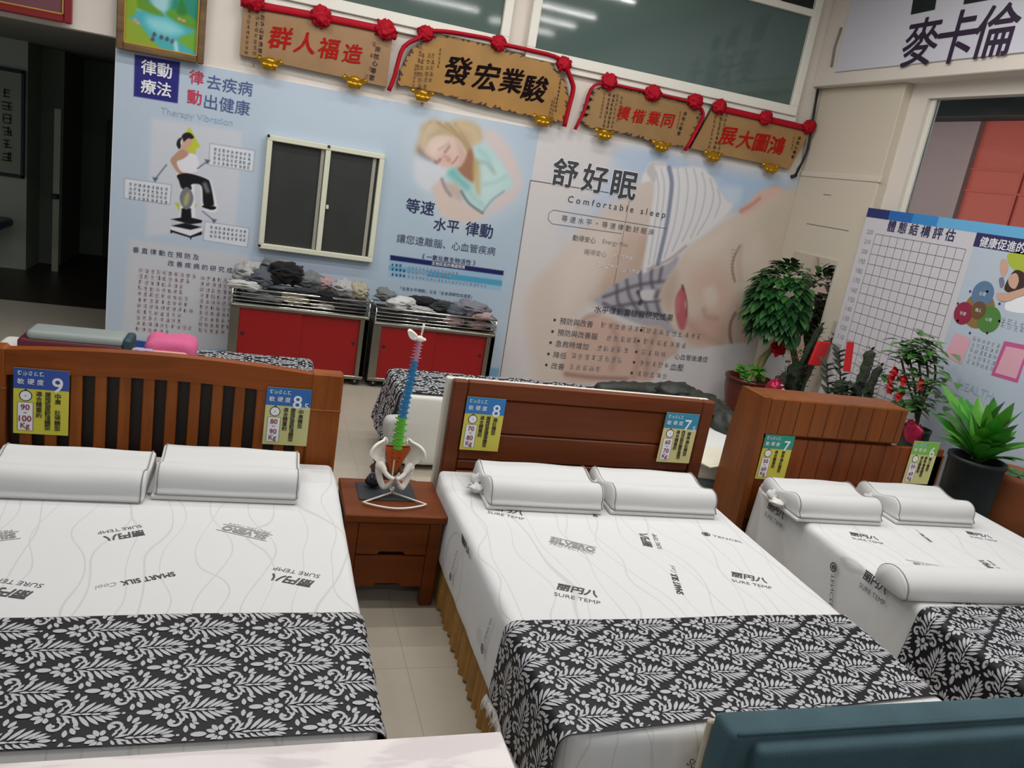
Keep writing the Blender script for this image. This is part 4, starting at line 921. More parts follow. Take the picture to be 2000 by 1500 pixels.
b.grid(199, 3, lambda u, v: V3(1.06+.012*math.sin(u*2*PI*34)+.006*math.sin(u*2*PI*11)-.01*v, 2.06+2.08*u, .26-.26*v+.012*v*math.sin(u*2*PI*17)))
b.grid(99, 3, lambda u, v: V3(1.06+1.56*u, 2.09+.012*math.sin(u*2*PI*26)-.01*v, .26-.255*v)); b.build('pleated_skirt', TAN, t)
t = thing('bed', 'brown bed with a stepped box headboard of grooved planks', 'bed', (0, 0, 0))
b = B(); b.box(3.15, 4.245, 4.2, 4.46, .955, 1.2, .008)
for i in range(9): b.box(3.25+.117*i, 3.253+.117*i, 4.197, 4.2, .96, 1.19, 0, 1)
b.box(3.16, 4.235, 4.252, 4.45, .20, .957, .002); b.build('storage_box', [WOODC, mat('groove_shadow_gap', '#3d1a07', .7)], t)
b = B()
for i in range(12): b.box(3.14+.128*i, 3.14+.128*(i+1)-.003, 4.215, 4.25, .35, .93, .006)
b.box(4.5, 4.69, 4.215, 4.25, .35, .885, .006); b.build('plank_panel', wood('warm_plank_wood', '#7f3d10', '#5b2807', 2, 5), t)
b = B(); b.prism([V3(3.09, y, z) for y, z in ((4.17, 0), (4.17, .60), (4.185, .93), (4.2, 1.2), (4.46, 1.2), (4.50, .9), (4.52, 0))], (.055, 0, 0)); b.build('side_panel', WOODC, t)
b = B(); b.box(3.2, 4.70, 2.1, 4.18, .05, .225, .01); b.build('base', WOODC, t)

# ---- contour pillows
PROF = [(0, 0), (-.012, .03), (-.008, .075), (.02, .108), (.065, .118), (.115, .102), (.17, .085), (.23, .088), (.29, .104), (.335, .108), (.375, .085), (.39, .045), (.38, 0)]
def pillow(label, L=.64, liner=True, tail=True):
    t = thing('contour_pillow', label, 'pillow', (0, 0, 0), 0, 'white contour pillows on the display beds')
    pr = spline([(0, a, c) for a, c in PROF], 3, True); N = len(pr); b = B()
    secs = [(0, .93), (.006, .98), (.02, 1)]+[(x, 1) for x in np.linspace(.06, L-.06, 8)]+[(L-.02, 1), (L-.006, .98), (L, .93)]
    c = np.array([0, .19, .05]); vs = []; F = []
    for x, s_ in secs:
        for q in pr: 
            p = c+(q-c)*s_; p[2] = max(0, p[2])+.003*math.sin(x*14+p[1]*9)*(p[2] > .02); vs.append(p+V3(x-L/2, 0, 0))
    for i in range(len(secs)-1):
        for k in range(N): F.append((i*N+k, (i+1)*N+k, (i+1)*N+(k+1) % N, i*N+(k+1) % N))
    F += [tuple(range(N)), tuple(len(vs)-N+k for k in reversed(range(N)))]
    b.add(vs, F, 0, True); b.build('cushion', CLOTHW, t)
    for sx_ in (-1, 1):
        b = B(); b.tube([c+(q-c)*1.0+V3(sx_*(L/2-.012), 0, .002) for q in pr if q[2] > .004], .0028, 5); b.build('piping', PIPE, t)
    if liner: b = B(); b.rbox(-L/2-.01, L/2-.01, -.03, .36, -.022, .0, .008, (6, 6, 2)); b.build('liner_sheet', mat('thin_white_liner', '#cfcdc9', .6), t)
    if tail:
        b = B(); b.ball((-L/2-.02, .16, .012), (.045, .05, .022), 0, 14, 10, None, .6, 3, 2.5); b.ball((-L/2-.01, .24, .03), (.03, .04, .03), 0, 12, 8, None, .6, 6, 2.5); b.build('knotted_wrapper', mat('thin_white_liner', '#cfcdc9'), t)
    return t
for q, lab, li, ta in (((-.735, 3.60), 'white contour pillow at the slatted headboard, cut off by the photo edge', False, False), ((-.06, 3.645), 'white contour pillow at the slatted headboard, next to the nightstand', True, False),
                   ((1.53, 3.655), 'white contour pillow at the panelled headboard, nearer the nightstand', True, True), ((2.225, 3.645), 'white contour pillow at the panelled headboard, nearer the third bed', True, True),
                   ((3.39, 3.63), 'white contour pillow at the stepped headboard below the green number seven card', True, True), ((4.13, 3.645), 'white contour pillow at the stepped headboard, nearest the palm pot', True, True)):
    p = pillow(lab, .64 if q[0] < 3 else .60, li, ta); p.location = (q[0], q[1], ZT+(.024 if li else .002)); p.rotation_euler = (0, 0, -.03 if q[0] > 1 else -.01)
t = thing('bolster_pillow', 'long rounded white bolster lying across the third bed near its runner', 'pillow', (3.50, 2.74, ZT), -.05)
b = B(); pr = spline([(0, a, c) for a, c in ((0, 0), (-.02, .04), (0, .09), (.06, .125), (.13, .125), (.19, .09), (.21, .04), (.19, 0))], 3); N = len(pr); vs = []; F = []
xs = [(-.42, .9), (-.41, .97), (-.38, 1)]+[(x, 1) for x in np.linspace(-.3, .5, 6)]+[(.55, .97), (.56, .9)]
for x, s_ in xs: vs += [V3(x, .095, .06)+(q-V3(0, .095, .06))*s_ for q in pr]
for i in range(len(xs)-1): F += [(i*N+k, (i+1)*N+k, (i+1)*N+(k+1) % N, i*N+(k+1) % N) for k in range(N)]
F += [tuple(range(N)), tuple(len(vs)-N+k for k in reversed(range(N)))]
b.add(vs, F, 0, True); b.build('cushion', CLOTHW, t)
b = B(); b.tube([V3(-.405, 0, 0)+q for q in pr], .003, 5, closed=True); b.build('piping', PIPE, t)

# ---- firmness cards on the headboards
def card(label, x0, x1, z0, z1, Y, hc, bc, num, sub, kg, cols, hf=.31):
    b = B(); w, h = x1-x0, z1-z0; O = V3(x0, Y, z0); mats = [mat('card_head_'+hc[1:], hc, .4), mat('card_body_'+bc[1:], bc, .4), WHITEP, mat('dark_olive_print', '#3f3a1e', .6), mat('dark_red_print', '#8c1c30', .6), mat('pale_head_print', '#a9cfe8', .5), BLACK]
    b.box(x0, x1, Y, Y+.003, z0, z1, 0, 1)
    def R(a, c, d, e, mi, k=1): b.add([O+V3(w*q, -.0006*k, h*r) for q, r in ((a, c), (d, c), (d, e), (a, e))], [(0, 1, 2, 3)], mi)
    R(0, 1-hf, 1, 1, 0)
    def T(s_, q, r, ww, mi, bold=0, k=2, sx=1): b.text(s_, O+V3(w*q, -.0006*k, h*r), UX, UZ, width=w*ww, mi=mi, bold=bold, sx=sx)
    b.scrib(5, O+V3(w*.07, -.0012, h*.895), UX, UZ, w*.085, 5, False, 9, 1.15, .3)
    T('軟', .13, .80, .12, 2, .01); T('硬', .31, .80, .12, 2, .01); T('度', .48, .80, .12, 2, .01)
    T(num, .79 if not sub else .70, .77, .19, 2, .012)
    if sub: T('.'+sub, .885, .705, .13, 2, .008)
    if len(kg) == 2:
        c = O+V3(w*.22, -.0012, h*.585)
        for i, (rx, mi) in enumerate(((.118, 6), (.10, 2))): b.add([c+V3(w*rx*math.cos(a), -.0006*i, w*rx*math.sin(a)) for a in np.arange(20)*PI/10], [tuple(range(20))], mi)
        b.add([c+V3(w*.012*math.cos(a), -.002, w*.012*math.sin(a)) for a in np.arange(6)*PI/3], [tuple(range(6))], 6)
        b.add([c+V3(w*x, -.0004, w*z) for x, z in ((-.03, .115), (.03, .115), (0, .15))], [(0, 1, 2)], 6)
        R(.07, .05, .36, .485, 6, 1); R(.08, .055, .35, .48, 2, 2)
        T(kg[0], .215, .41, .155, 4, .012, 4); T('~', .215, .325, .05, 4, .03, 4); T(kg[1], .215, .235, .155 if len(kg[1]) < 3 else .225, 4, .012, 4); T('Kg', .215, .115, .16, 4, .012, 4)
    for j, s_ in enumerate(cols):
        x = (.46, .62, .80)[j] if len(cols) == 3 else (.5, .74)[j]; z = (.625, .62, .60)[j]
        st = min(.082, .58/max(1, len(s_)))
        for i, ch in enumerate(s_):
            if ch != ' ': T(ch, x, z-st*i, min(.105, st*1.2*h/w), 3, .02)
    return tag(b.build('firmness_card', mats), label, 'sign', 'firmness cards on the headboards')
card('blue and yellow firmness card numbered 9', -1.085, -.845, .685, 1.02, 4.195, '#2a4a9e', '#cdc63a', '9', '', ('90', '100'), ('適合體重約', '腰椎弧度較淺體型', '中廣 壯碩體型'))
card('blue and pale yellow firmness card numbered 8.5', .08, .31, .70, 1.02, 4.195, '#1f62ab', '#c6c485', '8', '5', ('80', '90'), ('適合體重約', '腰椎弧度較淺體型', '中廣體型'))
card('bright blue and yellow firmness card numbered 8', 1.16, 1.39, .735, 1.055, 4.19, '#1f74bb', '#cbc24c', '8', '', ('70', '80'), ('適合體重約', '腰椎弧度標準體型', '偏壯體型'))
card('teal blue firmness card numbered 7.5', 2.425, 2.655, .73, 1.055, 4.19, '#2a86a6', '#cfc487', '7', '5', ('60', '70'), ('適合體重約', '西洋梨形體型適用', '標準偏壯體型'))
card('green topped firmness card numbered 7', 3.175, 3.40, .645, .955, 4.205, '#148a76', '#c9c044', '7', '', ('50', '60'), ('適合體重約', '標準偏壯體型'))
card('light green topped firmness card numbered 6', 4.375, 4.60, .67, .985, 4.205, '#78b44a', '#cfcb86', '6', '', ('50', '60'), ('適合體重約', '標準偏瘦體型', '嬌小體型'))
# ================================================================ nightstand and spine model
t = thing('nightstand', 'brown wooden two drawer nightstand between the two nearer beds', 'nightstand', (0, 0, 0))
b = B(); b.box(.50, 1.03, 3.72, 4.19, .485, .53, .006); b.build('tabletop', WOODN, t)
b = B(); b.box(.535, .56, 3.76, 4.17, .10, .485, .003); b.box(.985, 1.005, 3.76, 4.17, .10, .485, .003); b.box(.55, 1.01, 4.14, 4.165, .10, .485, .003); b.box(.55, 1.01, 3.78, 4.15, .10, .12, .003); b.build('case', WOODN, t)
for x in (.505, .945):
    for y in (3.735, 4.12): b = B(); b.box(x, x+.07, y, y+.06, 0, .485, .006); b.build('leg', WOODN, t)
for z0, z1 in ((.300, .475), (.115, .292)):
    b = B(); xa, xb, xm = .578, .942, .76
    b.prism([V3(x, 3.742, z) for x, z in ((xa, z0), (xm-.075, z0), (xm-.06, z0+.018), (xm+.06, z0+.018), (xm+.075, z0), (xb, z0), (xb, z1), (xa, z1))], (0, .022, 0))
    d = b.build('drawer', WOODN, t)
    b = B(); b.box(xm-.07, xm+.07, 3.766, 3.78, z0-.004, z0+.03, .002); b.build('handle_recess', mat('dark_recess', '#2a1206', .7), d)
t0 = b = B(); b.rbox(.585, .895, 3.90, 4.13, .531, .535, .002, (3, 3, 2)); tag(b.build('black_mat', mat('black_mat', '#20262a', .6)), 'thin black square mat on the nightstand top', 'mat')
SX, SY = .765, 4.0
t = thing('spine_model', 'colourful anatomical spine model with white pelvis on a wire stand', 'anatomical model', (SX, SY, .537))
BONE = mat('ivory_bone_plastic', '#e4dfd5', .45)
PINKV = mat('pink_vertebra_plastic', '#b87f96', .45); BLUEV = mat('blue_vertebra_plastic', '#1b74a8', .45); GREENV = mat('green_vertebra_plastic', '#55ab26', .45); ORANGE = mat('orange_sacrum_plastic', '#c4561c', .45); DISC = mat('disc_plastic', '#8d8f88', .5)
def axis(z):
    u = (z-.26)/.66
    return V3(.012*math.sin(u*2.2)+.032*u*u+.002, .012*math.sin(u*6.2)-.01, z)
def vertebra(name, z, h, r, m, wing, spin):
    c = axis(z); d = axis(z+h)-c; b = B()
    b.lathe([(r*.98, 0), (r*1.02, h*.06), (r*.84, h*.3), (r*.84, h*.62), (r*1.02, h*.86), (r*.98, h*.9)], 16, 0, None, c)
    for s_ in (-1, 1):
        b.tube([c+V3(s_*r*.5, r*.5, h*.6), c+V3(s_*r*1.1, r*.9, h*.6), c+V3(s_*wing, r*1.0, h*(.75 if spin < .03 else .55))], [r*.3, r*.26, r*.14], 8)
        b.ball(c+V3(s_*r*.85, r*.95, h*.85), (r*.25, r*.3, h*.35), 0, 8, 6)
    b.tube([c+V3(0, r*.9, h*.5), c+V3(0, r*1.5, h*.2), c+V3(0, r*1.6+spin, -h*.4)], [r*.35, r*.28, r*.12], 8)
    o = b.build(name, m, t)
    b = B(); b.lathe([(r*.9, 0), (r*.98, h*.06), (r*.9, h*.12)], 14, 0, None, c+d*.89); b.build('disc', m if name != 'x' else DISC, o)
z = .258
for i in range(5): vertebra('lumbar_vertebra', z, .0345, .0265-.0012*i, GREENV, .043-.002*i, .02); z += .0345
for i in range(12): vertebra('thoracic_vertebra', z, .0300-.0006*i, .0205-.0005*i, BLUEV, .031-.0007*i, .022); z += .0300-.0006*i
for i in range(6): vertebra('cervical_vertebra', z, .0175, .0125, PINKV, .024 if i else .03, .012); z += .0175
c = axis(z); b = B(); b.lathe([(.014, 0), (.02, .008), (.017, .02), (.01, .026)], 14, 0, None, c)
for s_ in (-1, 1): b.ball(c+V3(s_*.022, .005, .008), (.012, .012, .009), 0, 10, 8)
b.build('atlas', BONE, t)
b = B(); pl = spline([c+V3(-.008, 0, .014), c+V3(-.03, 0, .035), c+V3(-.055, .0, .048), c+V3(-.066, .0, .035), c+V3(-.05, 0, .008), c+V3(-.022, 0, .0)], 5); b.prism(pl, (0, .022, .006)); b.build('occipital_plate', BONE, t)
b = B(); b.tube([c+V3(.004, 0, .01), c+V3(.006, 0, .055)], .004); b.tube([c+V3(.006, 0, .045), c+V3(.01, 0, .09)], .0055); b.build('rod', BONE, t)
def bone_sheet(name, outline, depth, m, hole=None, bulge=0):
    b = B(); P = spline([V3(x, y, z) for x, y, z in outline], 4); b.prism(P, depth); return b.build(name, m, t)
b = B()
def sac(u, v):
    w = .058*(1-v)**.7+.009; a = (u-.5)*2; zz = .262-.165*v
    return V3(.003+w*a, -.005+.05*v*v*.8-.03*a*a*(1-v)+.02*math.sin(v*3), zz+.012*a*a*(1-v))
b.grid(14, 14, sac); b.grid(14, 14, lambda u, v: sac(1-u, v)+V3(0, .022*(1-v)+.006, 0))
for v in (0.25, .42, .58): 
    for s_ in (-1, 1): b.ball(sac(.5+s_*.19, v)+V3(0, -.001, 0), (.006, .003, .004), 1, 8, 6)
b.build('sacrum', [ORANGE, mat('sacrum_hole', '#7c3110', .6)], t)
for s_ in (-1, 1):
    b = B()
    inn = spline([V3(.052, .012, .288), V3(.056, .016, .262), V3(.059, .020, .232), V3(.060, .018, .205), V3(.058, .006, .178), V3(.060, -.01, .160)], 4, False)
    out = spline([V3(.074, -.004, .296), V3(.118, -.045, .284), V3(.143, -.062, .252), V3(.140, -.060, .222), V3(.112, -.045, .196), V3(.094, -.02, .160)], 4, False)
    def il(u, v):
        k = v*(len(inn)-1); i0 = min(int(k), len(inn)-2); f = k-i0
        p, q = inn[i0]*(1-f)+inn[i0+1]*f, out[i0]*(1-f)+out[i0+1]*f
        r_ = p*(1-u)+q*u; r_ = r_+V3(0, .022*math.sin(PI*u)*(1-v*.6), .006*math.sin(PI*u)*(1-v)); return V3(s_*r_[0], r_[1], r_[2])
    b.grid(12, 18, lambda u, v: il(u, v)+V3(0, -.004, 0)); b.grid(12, 18, lambda u, v: il(1-u, v)+V3(0, .006, 0))
    b.tube([il(k/10, 0) for k in range(11)]+[il(1, k/14) for k in range(1, 11)], [.006]*3+[.0085]*12+[.007]*6, 8); b.tube([il(0, k/10) for k in range(11)], .006, 8)
    b.ball((s_*.080, -.018, .158), (.026, .028, .028))
    b.tube(spline([(s_*.074, -.022, .168), (s_*.055, -.045, .134), (s_*.028, -.062, .112), (s_*.006, -.068, .106)], 4, False), [.018]*4+[.013]*4+[.0115]*5, 10)
    b.tube(spline([(s_*.083, -.012, .15), (s_*.080, -.012, .105), (s_*.062, -.025, .058), (s_*.044, -.042, .046), (s_*.026, -.056, .074), (s_*.010, -.066, .102)], 4, False), [.02]*4+[.017]*4+[.016]*4+[.012]*4+[.009]*5, 10)
    b.build('hip_bone', BONE, t)
b = B(); b.ball((0, -.070, .106), (.007, .011, .014)); b.build('pubic_joint', mat('grey_cartilage', '#9c968a', .5), t)
WIRE = mat('white_coated_wire', '#e6ddd6', .35)
b = B(); b.tube(spline([(0, .02, .02), (.0, .03, .2), (.004, .02, .34)], 5, False), .005)
arc = [(.13*math.sin(a)*1.0, -.225-.035*math.cos(a*1.2)+.035, .006) for a in np.linspace(-1.42, 1.42, 16)]
arc = [V3(-.168+.336*k/15, -.158-.06*math.sin(PI*k/15)-.0*k, .006) for k in range(16)]
b.tube([V3(0, -.03, .012)]+arc+[V3(0, -.03, .012)], .0052, 8); b.tube([(0, -.03, .012), (0, -.05, .05)], .006); b.tube([(0, -.03, .012), (0, .03, .01), (0, .03, .05)], .005)
b.build('wire_stand', WIRE, t)
b = B(); b.ball((.675, 4.07, .570), (.045, .035, .034), 0, 16, 10, None, .15, 4); b.tube(spline([(.66, 4.05, .59), (.645, 4.04, .615), (.665, 4.04, .625), (.672, 4.045, .60)], 4, False), .006, 6, 1)
tag(b.build('earphone_pouch', [BLACK, mat('dull_purple', '#5a4256', .6)]), 'small black and purple pouch on the black mat behind the white pelvis', 'pouch')

# ================================================================ steel carts with red doors
def cart(label, x0, x1, dz):
    t = thing('linen_cart', label, 'cart', (0, 0, 0), 0, 'steel carts with red sliding doors')
    y0, y1 = 7.78, 8.20; zt = .86+dz
    b = B()
    for x in (x0, x1-.05):
        for y in (y0, y1-.05): b.box(x, x+.085 if x == x0 else x+.05, y, y+.05, .10, zt-.17, .006)
    b.box(x1-.085, x1, y0, y0+.05, .10, zt-.17, .006)
    b.box(x0, x1, y0, y1, zt-.185, zt-.15, .006); b.box(x0, x1, y0, y1, .07, .105, .006); b.build('frame', STEEL, t)
    b = B(); b.box(x0+.01, x1-.01, y0+.06, y1-.005, .10, zt-.18, 0); b.build('side_and_back_panels', mat('dull_steel_panel', '#6e6b60', .4, metal=.7), t)
    xm = (x0+x1)/2
    for xa, xb, y, kx in ((x0+.085, xm+.012, y0+.018, x0+.125), (xm-.008, x1-.085, y0+.032, x1-.13)):
        b = B(); b.box(xa, xb, y, y+.012, .105, zt-.185, .002); d = b.build('sliding_door', REDPAINT, t)
        b = B(); b.lathe([(.014, 0), (.016, .004), (.012, .006), (.006, .002)], 14, 0, Matrix.Translation((kx, y, .43)) @ Matrix.Rotation(PI/2, 4, 'X')); b.build('finger_pull', BLACK, d)
    b = B()
    for z, r in ((zt, .011), (zt-.042, .007), (zt-.078, .007), (zt-.112, .007), (zt-.145, .009)):
        b.tube([(x0+.01, y0+.01, z), (x1-.01, y0+.01, z), (x1-.01, y1-.01, z), (x0+.01, y1-.01, z)], r, 8, closed=True)
    for x in (x0+.01, x1-.01, xm):
        for y in (y0+.01, y1-.01): 
            if x != xm or y > y0+.1: b.tube([(x, y, zt-.16), (x, y, zt)], .009)
    b.build('rail_basket', CHROME, t)
    b = B(); b.box(x0+.04, x1-.04, y0+.07, y1-.03, zt-.16, zt-.035, .01); b.build('basket_gap_filler', mat('dark_gap_filler', '#17191b', .9), t)  # added dark filler block so the gaps between rails and garments look black
    for x in (x0+.07, x1-.07):
        for y in (y0+.06, y1-.06):
            b = B(); b.lathe([(.035, -.014), (.04, -.01), (.04, .01), (.035, .014)], 18, 0, Matrix.Translation((x, y, .04)) @ Matrix.Rotation(PI/2, 4, 'X')); b.lathe([(.012, -.017), (.012, .017)], 12, 1, Matrix.Translation((x, y, .04)) @ Matrix.Rotation(PI/2, 4, 'X')); b.box(x-.03, x+.03, y-.022, y+.022, .06, .08, .004); b.build('caster', [RUBBER, mat('pale_hub', '#b9b4a6', .5)], t)
    return zt
za = cart('steel cart with red sliding doors under the small dark window', -.245, 1.05, .0)
zb_ = cart('steel cart with red sliding doors behind the spine model', 1.095, 2.35, -.04)
b = B(); b.tube(spline([(1.04, 7.80, .86), (1.07, 7.77, .83), (1.085, 7.775, .78), (1.10, 7.80, .81)], 4, False), .014); tag(b.build('dark_strap', BLACK), 'short black strap hooked between the two steel cart rails', 'strap')
CL = {'black': '#0b0c10', 'grey': '#6f7274', 'pale': '#a8a7a5', 'white': '#c4c3c0', 'beige': '#a39b88', 'pink': '#a88d8e', 'char': '#2d3034', 'slate': '#4f545c', 'lav': '#77767f'}
def garment(x, y, z, sx_, sy_, sz, c, sd, label, rz=0):
    b = B(); R = random.Random(sd)
    for q in range(2):
        f = 1-.35*q
        def dis(): return V3(0, 0, 0)
        b.ball((R.uniform(-.2, .2)*sx_*q, R.uniform(-.2, .2)*sy_*q, sz*.35*q), (sx_*f, sy_*f, sz*f), 0, 22, 14, None, .55, sd+q*9, 1.9)
    for q in range(2):   # folds hanging off the lump
        a = R.uniform(-.8, .8)
        b.tube(spline([(-sx_*.8, -sy_*.5+a*.02, sz*.2), (-sx_*.2, -sy_*.9, sz*(.5-.5*q)), (sx_*.5, -sy_*.8, sz*.3*q), (sx_*.95, -sy_*.3, -sz*.2)], 4, False), [sz*.15]*4+[sz*.3]*5+[sz*.12]*4, 8, 0, flat=.6)
    o = b.build('sock_bundle', mat('cloth_'+c, CL[c], .9, bump=.25, bscale=25, sheen=.1)); o.location = (x, y, z); o.rotation_euler = (0, 0, rz)
    return tag(o, label, 'garment', 'loose garments heaped on the steel carts')
# heaps: first basket then second
for i, (x, y, z, a, c_, h, c, lab) in enumerate([
    (-.12, 8.0, .97, .13, .12, .10, 'pale', 'pale grey garment heaped at the far left end of the left cart'), (.0, 7.9, .94, .14, .1, .09, 'slate', 'slate grey garment beside the pale heap on the left cart'), (.08, 8.08, 1.04, .12, .1, .09, 'grey', 'mid grey garment high behind the black bundle on the left cart'),
    (-.1, 7.86, .885, .17, .07, .045, 'white', 'white garment flat along the left rail of the left cart'), (.23, 7.93, 1.02, .17, .11, .105, 'black', 'big black garment bundle on top of the left cart'), (.44, 7.98, .97, .13, .11, .08, 'grey', 'smooth grey garment to the right of the big black bundle'),
    (.60, 8.02, .95, .11, .1, .07, 'pink', 'dusty pink garment in the middle of the left cart heap'), (.42, 7.85, .885, .18, .06, .03, 'char', 'charcoal garment lying along the front rail of the left cart'), (.60, 7.83, .86, .14, .05, .05, 'black', 'flat black garment over the front rail of the left cart'),
    (.78, 7.98, .93, .12, .12, .085, 'pale', 'pale garment near the right end of the left cart'), (.93, 7.96, .92, .10, .11, .09, 'beige', 'beige fuzzy garment at the right end of the left cart'), (.32, 7.825, .80, .13, .035, .045, 'beige', 'beige garment pressed behind the rails of the left cart'),
    (.02, 7.83, .79, .2, .03, .04, 'grey', 'grey garment low behind the rails of the left cart at its left end'), (.62, 7.83, .765, .12, .03, .03, 'white', 'white garment low behind the rails of the left cart'), (.82, 7.84, .80, .18, .04, .05, 'char', 'charcoal garment low behind the rails of the left cart')]):
    garment(x, y, z, a, c_, h, c, 11+i*3, lab, .2*math.sin(i*2))
for i, (x, y, z, a, c_, h, c, lab) in enumerate([
    (1.20, 7.98, .93, .10, .1, .06, 'grey', 'grey garment at the left end of the right cart'), (1.36, 7.9, .88, .16, .08, .06, 'white', 'white rumpled garment on the right cart above the spine model'), (1.58, 8.0, .90, .18, .1, .05, 'black', 'black garment in the middle of the right cart'),
    (1.55, 7.85, .845, .13, .045, .032, 'pale', 'pale rolled sock on the front rail of the right cart'), (1.78, 7.95, .88, .14, .1, .055, 'char', 'charcoal garment behind the rolled sock on the right cart'), (1.90, 7.9, .87, .12, .08, .05, 'slate', 'slate garment beside the lavender one on the right cart'),
    (2.08, 7.96, .90, .19, .12, .07, 'lav', 'lavender grey folded garment at the right end of the right cart'), (2.2, 7.86, .84, .12, .06, .04, 'pink', 'pink garment under the lavender one at the right end'), (1.9, 7.83, .76, .10, .03, .045, 'pink', 'pink garment behind the rails in the middle of the right cart'),
    (1.45, 7.84, .76, .24, .04, .045, 'char', 'charcoal garment behind the rails at the left of the right cart'), (2.18, 7.84, .755, .13, .035, .04, 'pink', 'dusty pink garment low behind the rails of the right cart')]):
    garment(x, y, z-.012, a, c_, h, c, 77+i*3, lab, .2*math.sin(i*2))

# ================================================================ benches behind the headboards
BENCHW = mat('white_bench_cover', '#d9d8d4', .7, bump=.1, bscale=8); BASEG = mat('blue_grey_bench_base', '#77838f', .6)
def bench(label, x0, x1, y0, y1, zt, drape):
    t = thing('therapy_bench', label, 'bench', (0, 0, 0))
    b = B(); b.rbox(x0, x1, y0, y1, zt-.17, zt, .05, (10, 6, 3)); b.build('cushion', BENCHW, t)
    b = B(); b.rbox(x0+.01, x1-.01, y0-.012, y1, .04, zt-.004, .035, (10, 4, 6), 0, None, lambda p: p+V3(0, .01*math.sin(p[0]*9)*(p[2] < .5), 0)); 
    b.build('white_cover', BENCHW, t)
    for x in (x0+.1, x1-.2):
        b = B(); b.box(x, x+.08, y0+.08, y0+.16, 0, .08, .005); b.build('foot', RUBBER, t)
    return t
bench('white covered bench with damask runner behind the slatted headboard', -1.7, .44, 5.72, 6.36, .60, 1)
bench('white covered bench with draped damask runner behind the panelled headboard', 1.06, 3.05, 5.66, 6.32, .60, 1)
runner('damask runner over the bench behind the slatted headboard', -.5, .455, 5.72, 6.37, .0, .25, .612, (.03, .1), sx=.2, sy=.136, msc=1.3, group='damask runners on the rear benches')
runner('damask runner draped over the end of the bench behind the spine model', 1.045, 2.95, 5.67, 6.33, .38, .0, .612, (.05, .08), .22, sx=.2, sy=.136, msc=1.3, group='damask runners on the rear benches')
b = B(); b.rbox(-.74, -.40, 5.95, 6.25, .612, .76, .06, (8, 8, 5), 0, None, lambda p: p+V3(.012*noise.noise(Vector(p*8)), 0, .014*noise.noise(Vector(p*9)))); b.rbox(-.78, -.44, 5.90, 6.0, .612, .69, .045, (8, 4, 4), 1)
tag(b.build('folded_towel', [mat('bright_pink_towel', '#d0608c', .9, bump=.3, bscale=40), mat('peach_pink_towel', '#d29a92', .9, bump=.3, bscale=40)]), 'folded bright pink and peach towel on the rear bench', 'towel')
t = thing('padded_bolster', 'maroon and grey padded bolster behind the slatted headboard', 'bolster', (-1.13, 6.02, .615))
b = B(); b.rbox(-.33, .27, -.12, .12, .08, .15, .035, (8, 4, 3)); b.build('grey_top', mat('grey_green_vinyl', '#8e9795', .5), t)
b = B(); b.rbox(-.38, .27, -.13, .13, .0, .095, .03, (8, 4, 3)); b.build('maroon_side', mat('maroon_vinyl', '#571222', .5), t)
b = B(); b.rbox(.26, .32, -.12, .12, .0, .145, .025, (3, 4, 4)); b.build('end_cap', mat('dark_teal_vinyl', '#27434b', .5), t)
b = B(); b.rbox(-.80, -.66, 5.82, 5.88, .605, .72, .02, (4, 3, 5)); b.box(-.775, -.755, 5.815, 5.821, .61, .715, .002, 1); b.box(-.72, -.69, 5.815, 5.821, .61, .715, .002, 1)
tag(b.build('striped_pouch', [mat('lilac_cloth', '#a89bb8', .8), mat('purple_stripe', '#5b2b70', .7)]), 'lilac pouch with purple stripes between the bolster and pink towel', 'pouch')
b = B(); b.tube(spline([(-.66, 5.80, .615), (-.62, 5.80, .65), (-.57, 5.80, .655), (-.53, 5.80, .63), (-.50, 5.80, .612)], 4, False), .018, 8, flat=.7); tag(b.build('plum_strap', mat('plum_strap', '#43204f', .7)), 'plum coloured strap looped beside the striped pouch', 'strap')
# jacket, white stool top and brown bag around the middle bench
t = thing('dark_jacket', 'dark olive padded jacket lying beyond the panelled headboard', 'jacket', (0, 0, 0))
b = B(); OLIVE = mat('dark_olive_nylon', '#23251f', .55, bump=.3, bscale=18)
b.tube(spline([(2.74, 5.96, .68), (3.0, 5.98, .70), (3.3, 6.0, .69), (3.55, 5.9, .70), (3.75, 5.65, .66)], 6, False), [.04, .07, .075, .07, .082, .07, .085, .075, .09, .08, .09, .10, .095, .11, .10, .105, .10, .11, .10, .09, .10, .09, .08, .07, .05], 14, 0, flat=.8); b.build('sleeve', OLIVE, t)
b = B(); b.ball((3.6, 5.75, .66), (.24, .30, .12), 0, 28, 16, None, .35, 5, 2.4); b.ball((3.72, 5.45, .60), (.16, .22, .13), 0, 24, 14, None, .4, 8, 2.6); b.ball((3.45, 5.9, .74), (.2, .13, .07), 0, 22, 12, None, .4, 12, 2.6); b.build('body', OLIVE, t)
b = B(); b.ball((2.70, 5.94, .655), (.035, .04, .03), 0, 14, 10, None, .4, 3); b.build('cuff', mat('grey_fleece', '#55564f', .9), t)
t = thing('storage_bench', 'white topped bench with blue grey sides between the two headboards', 'bench', (3.52, 5.2, 0), math.radians(-12))
b = B(); b.rbox(-.50, .55, -.62, .62, .44, .58, .03, (6, 6, 3)); b.build('seat_pad', mat('white_vinyl', '#d6d6d3', .5), t)
b = B(); b.box(-.48, .53, -.60, .60, .04, .44, .02); b.build('body', BASEG, t)
b = B(); b.rbox(-.21, .21, -.15, .15, 0, .012, .004, (3, 3, 2)); o = b.build('cream_booklet', mat('cream_paper', '#dcd7c2', .6), loc=(3.18, 4.72, .582), rz=.35); tag(o, 'cream booklet lying on the white topped bench', 'booklet')
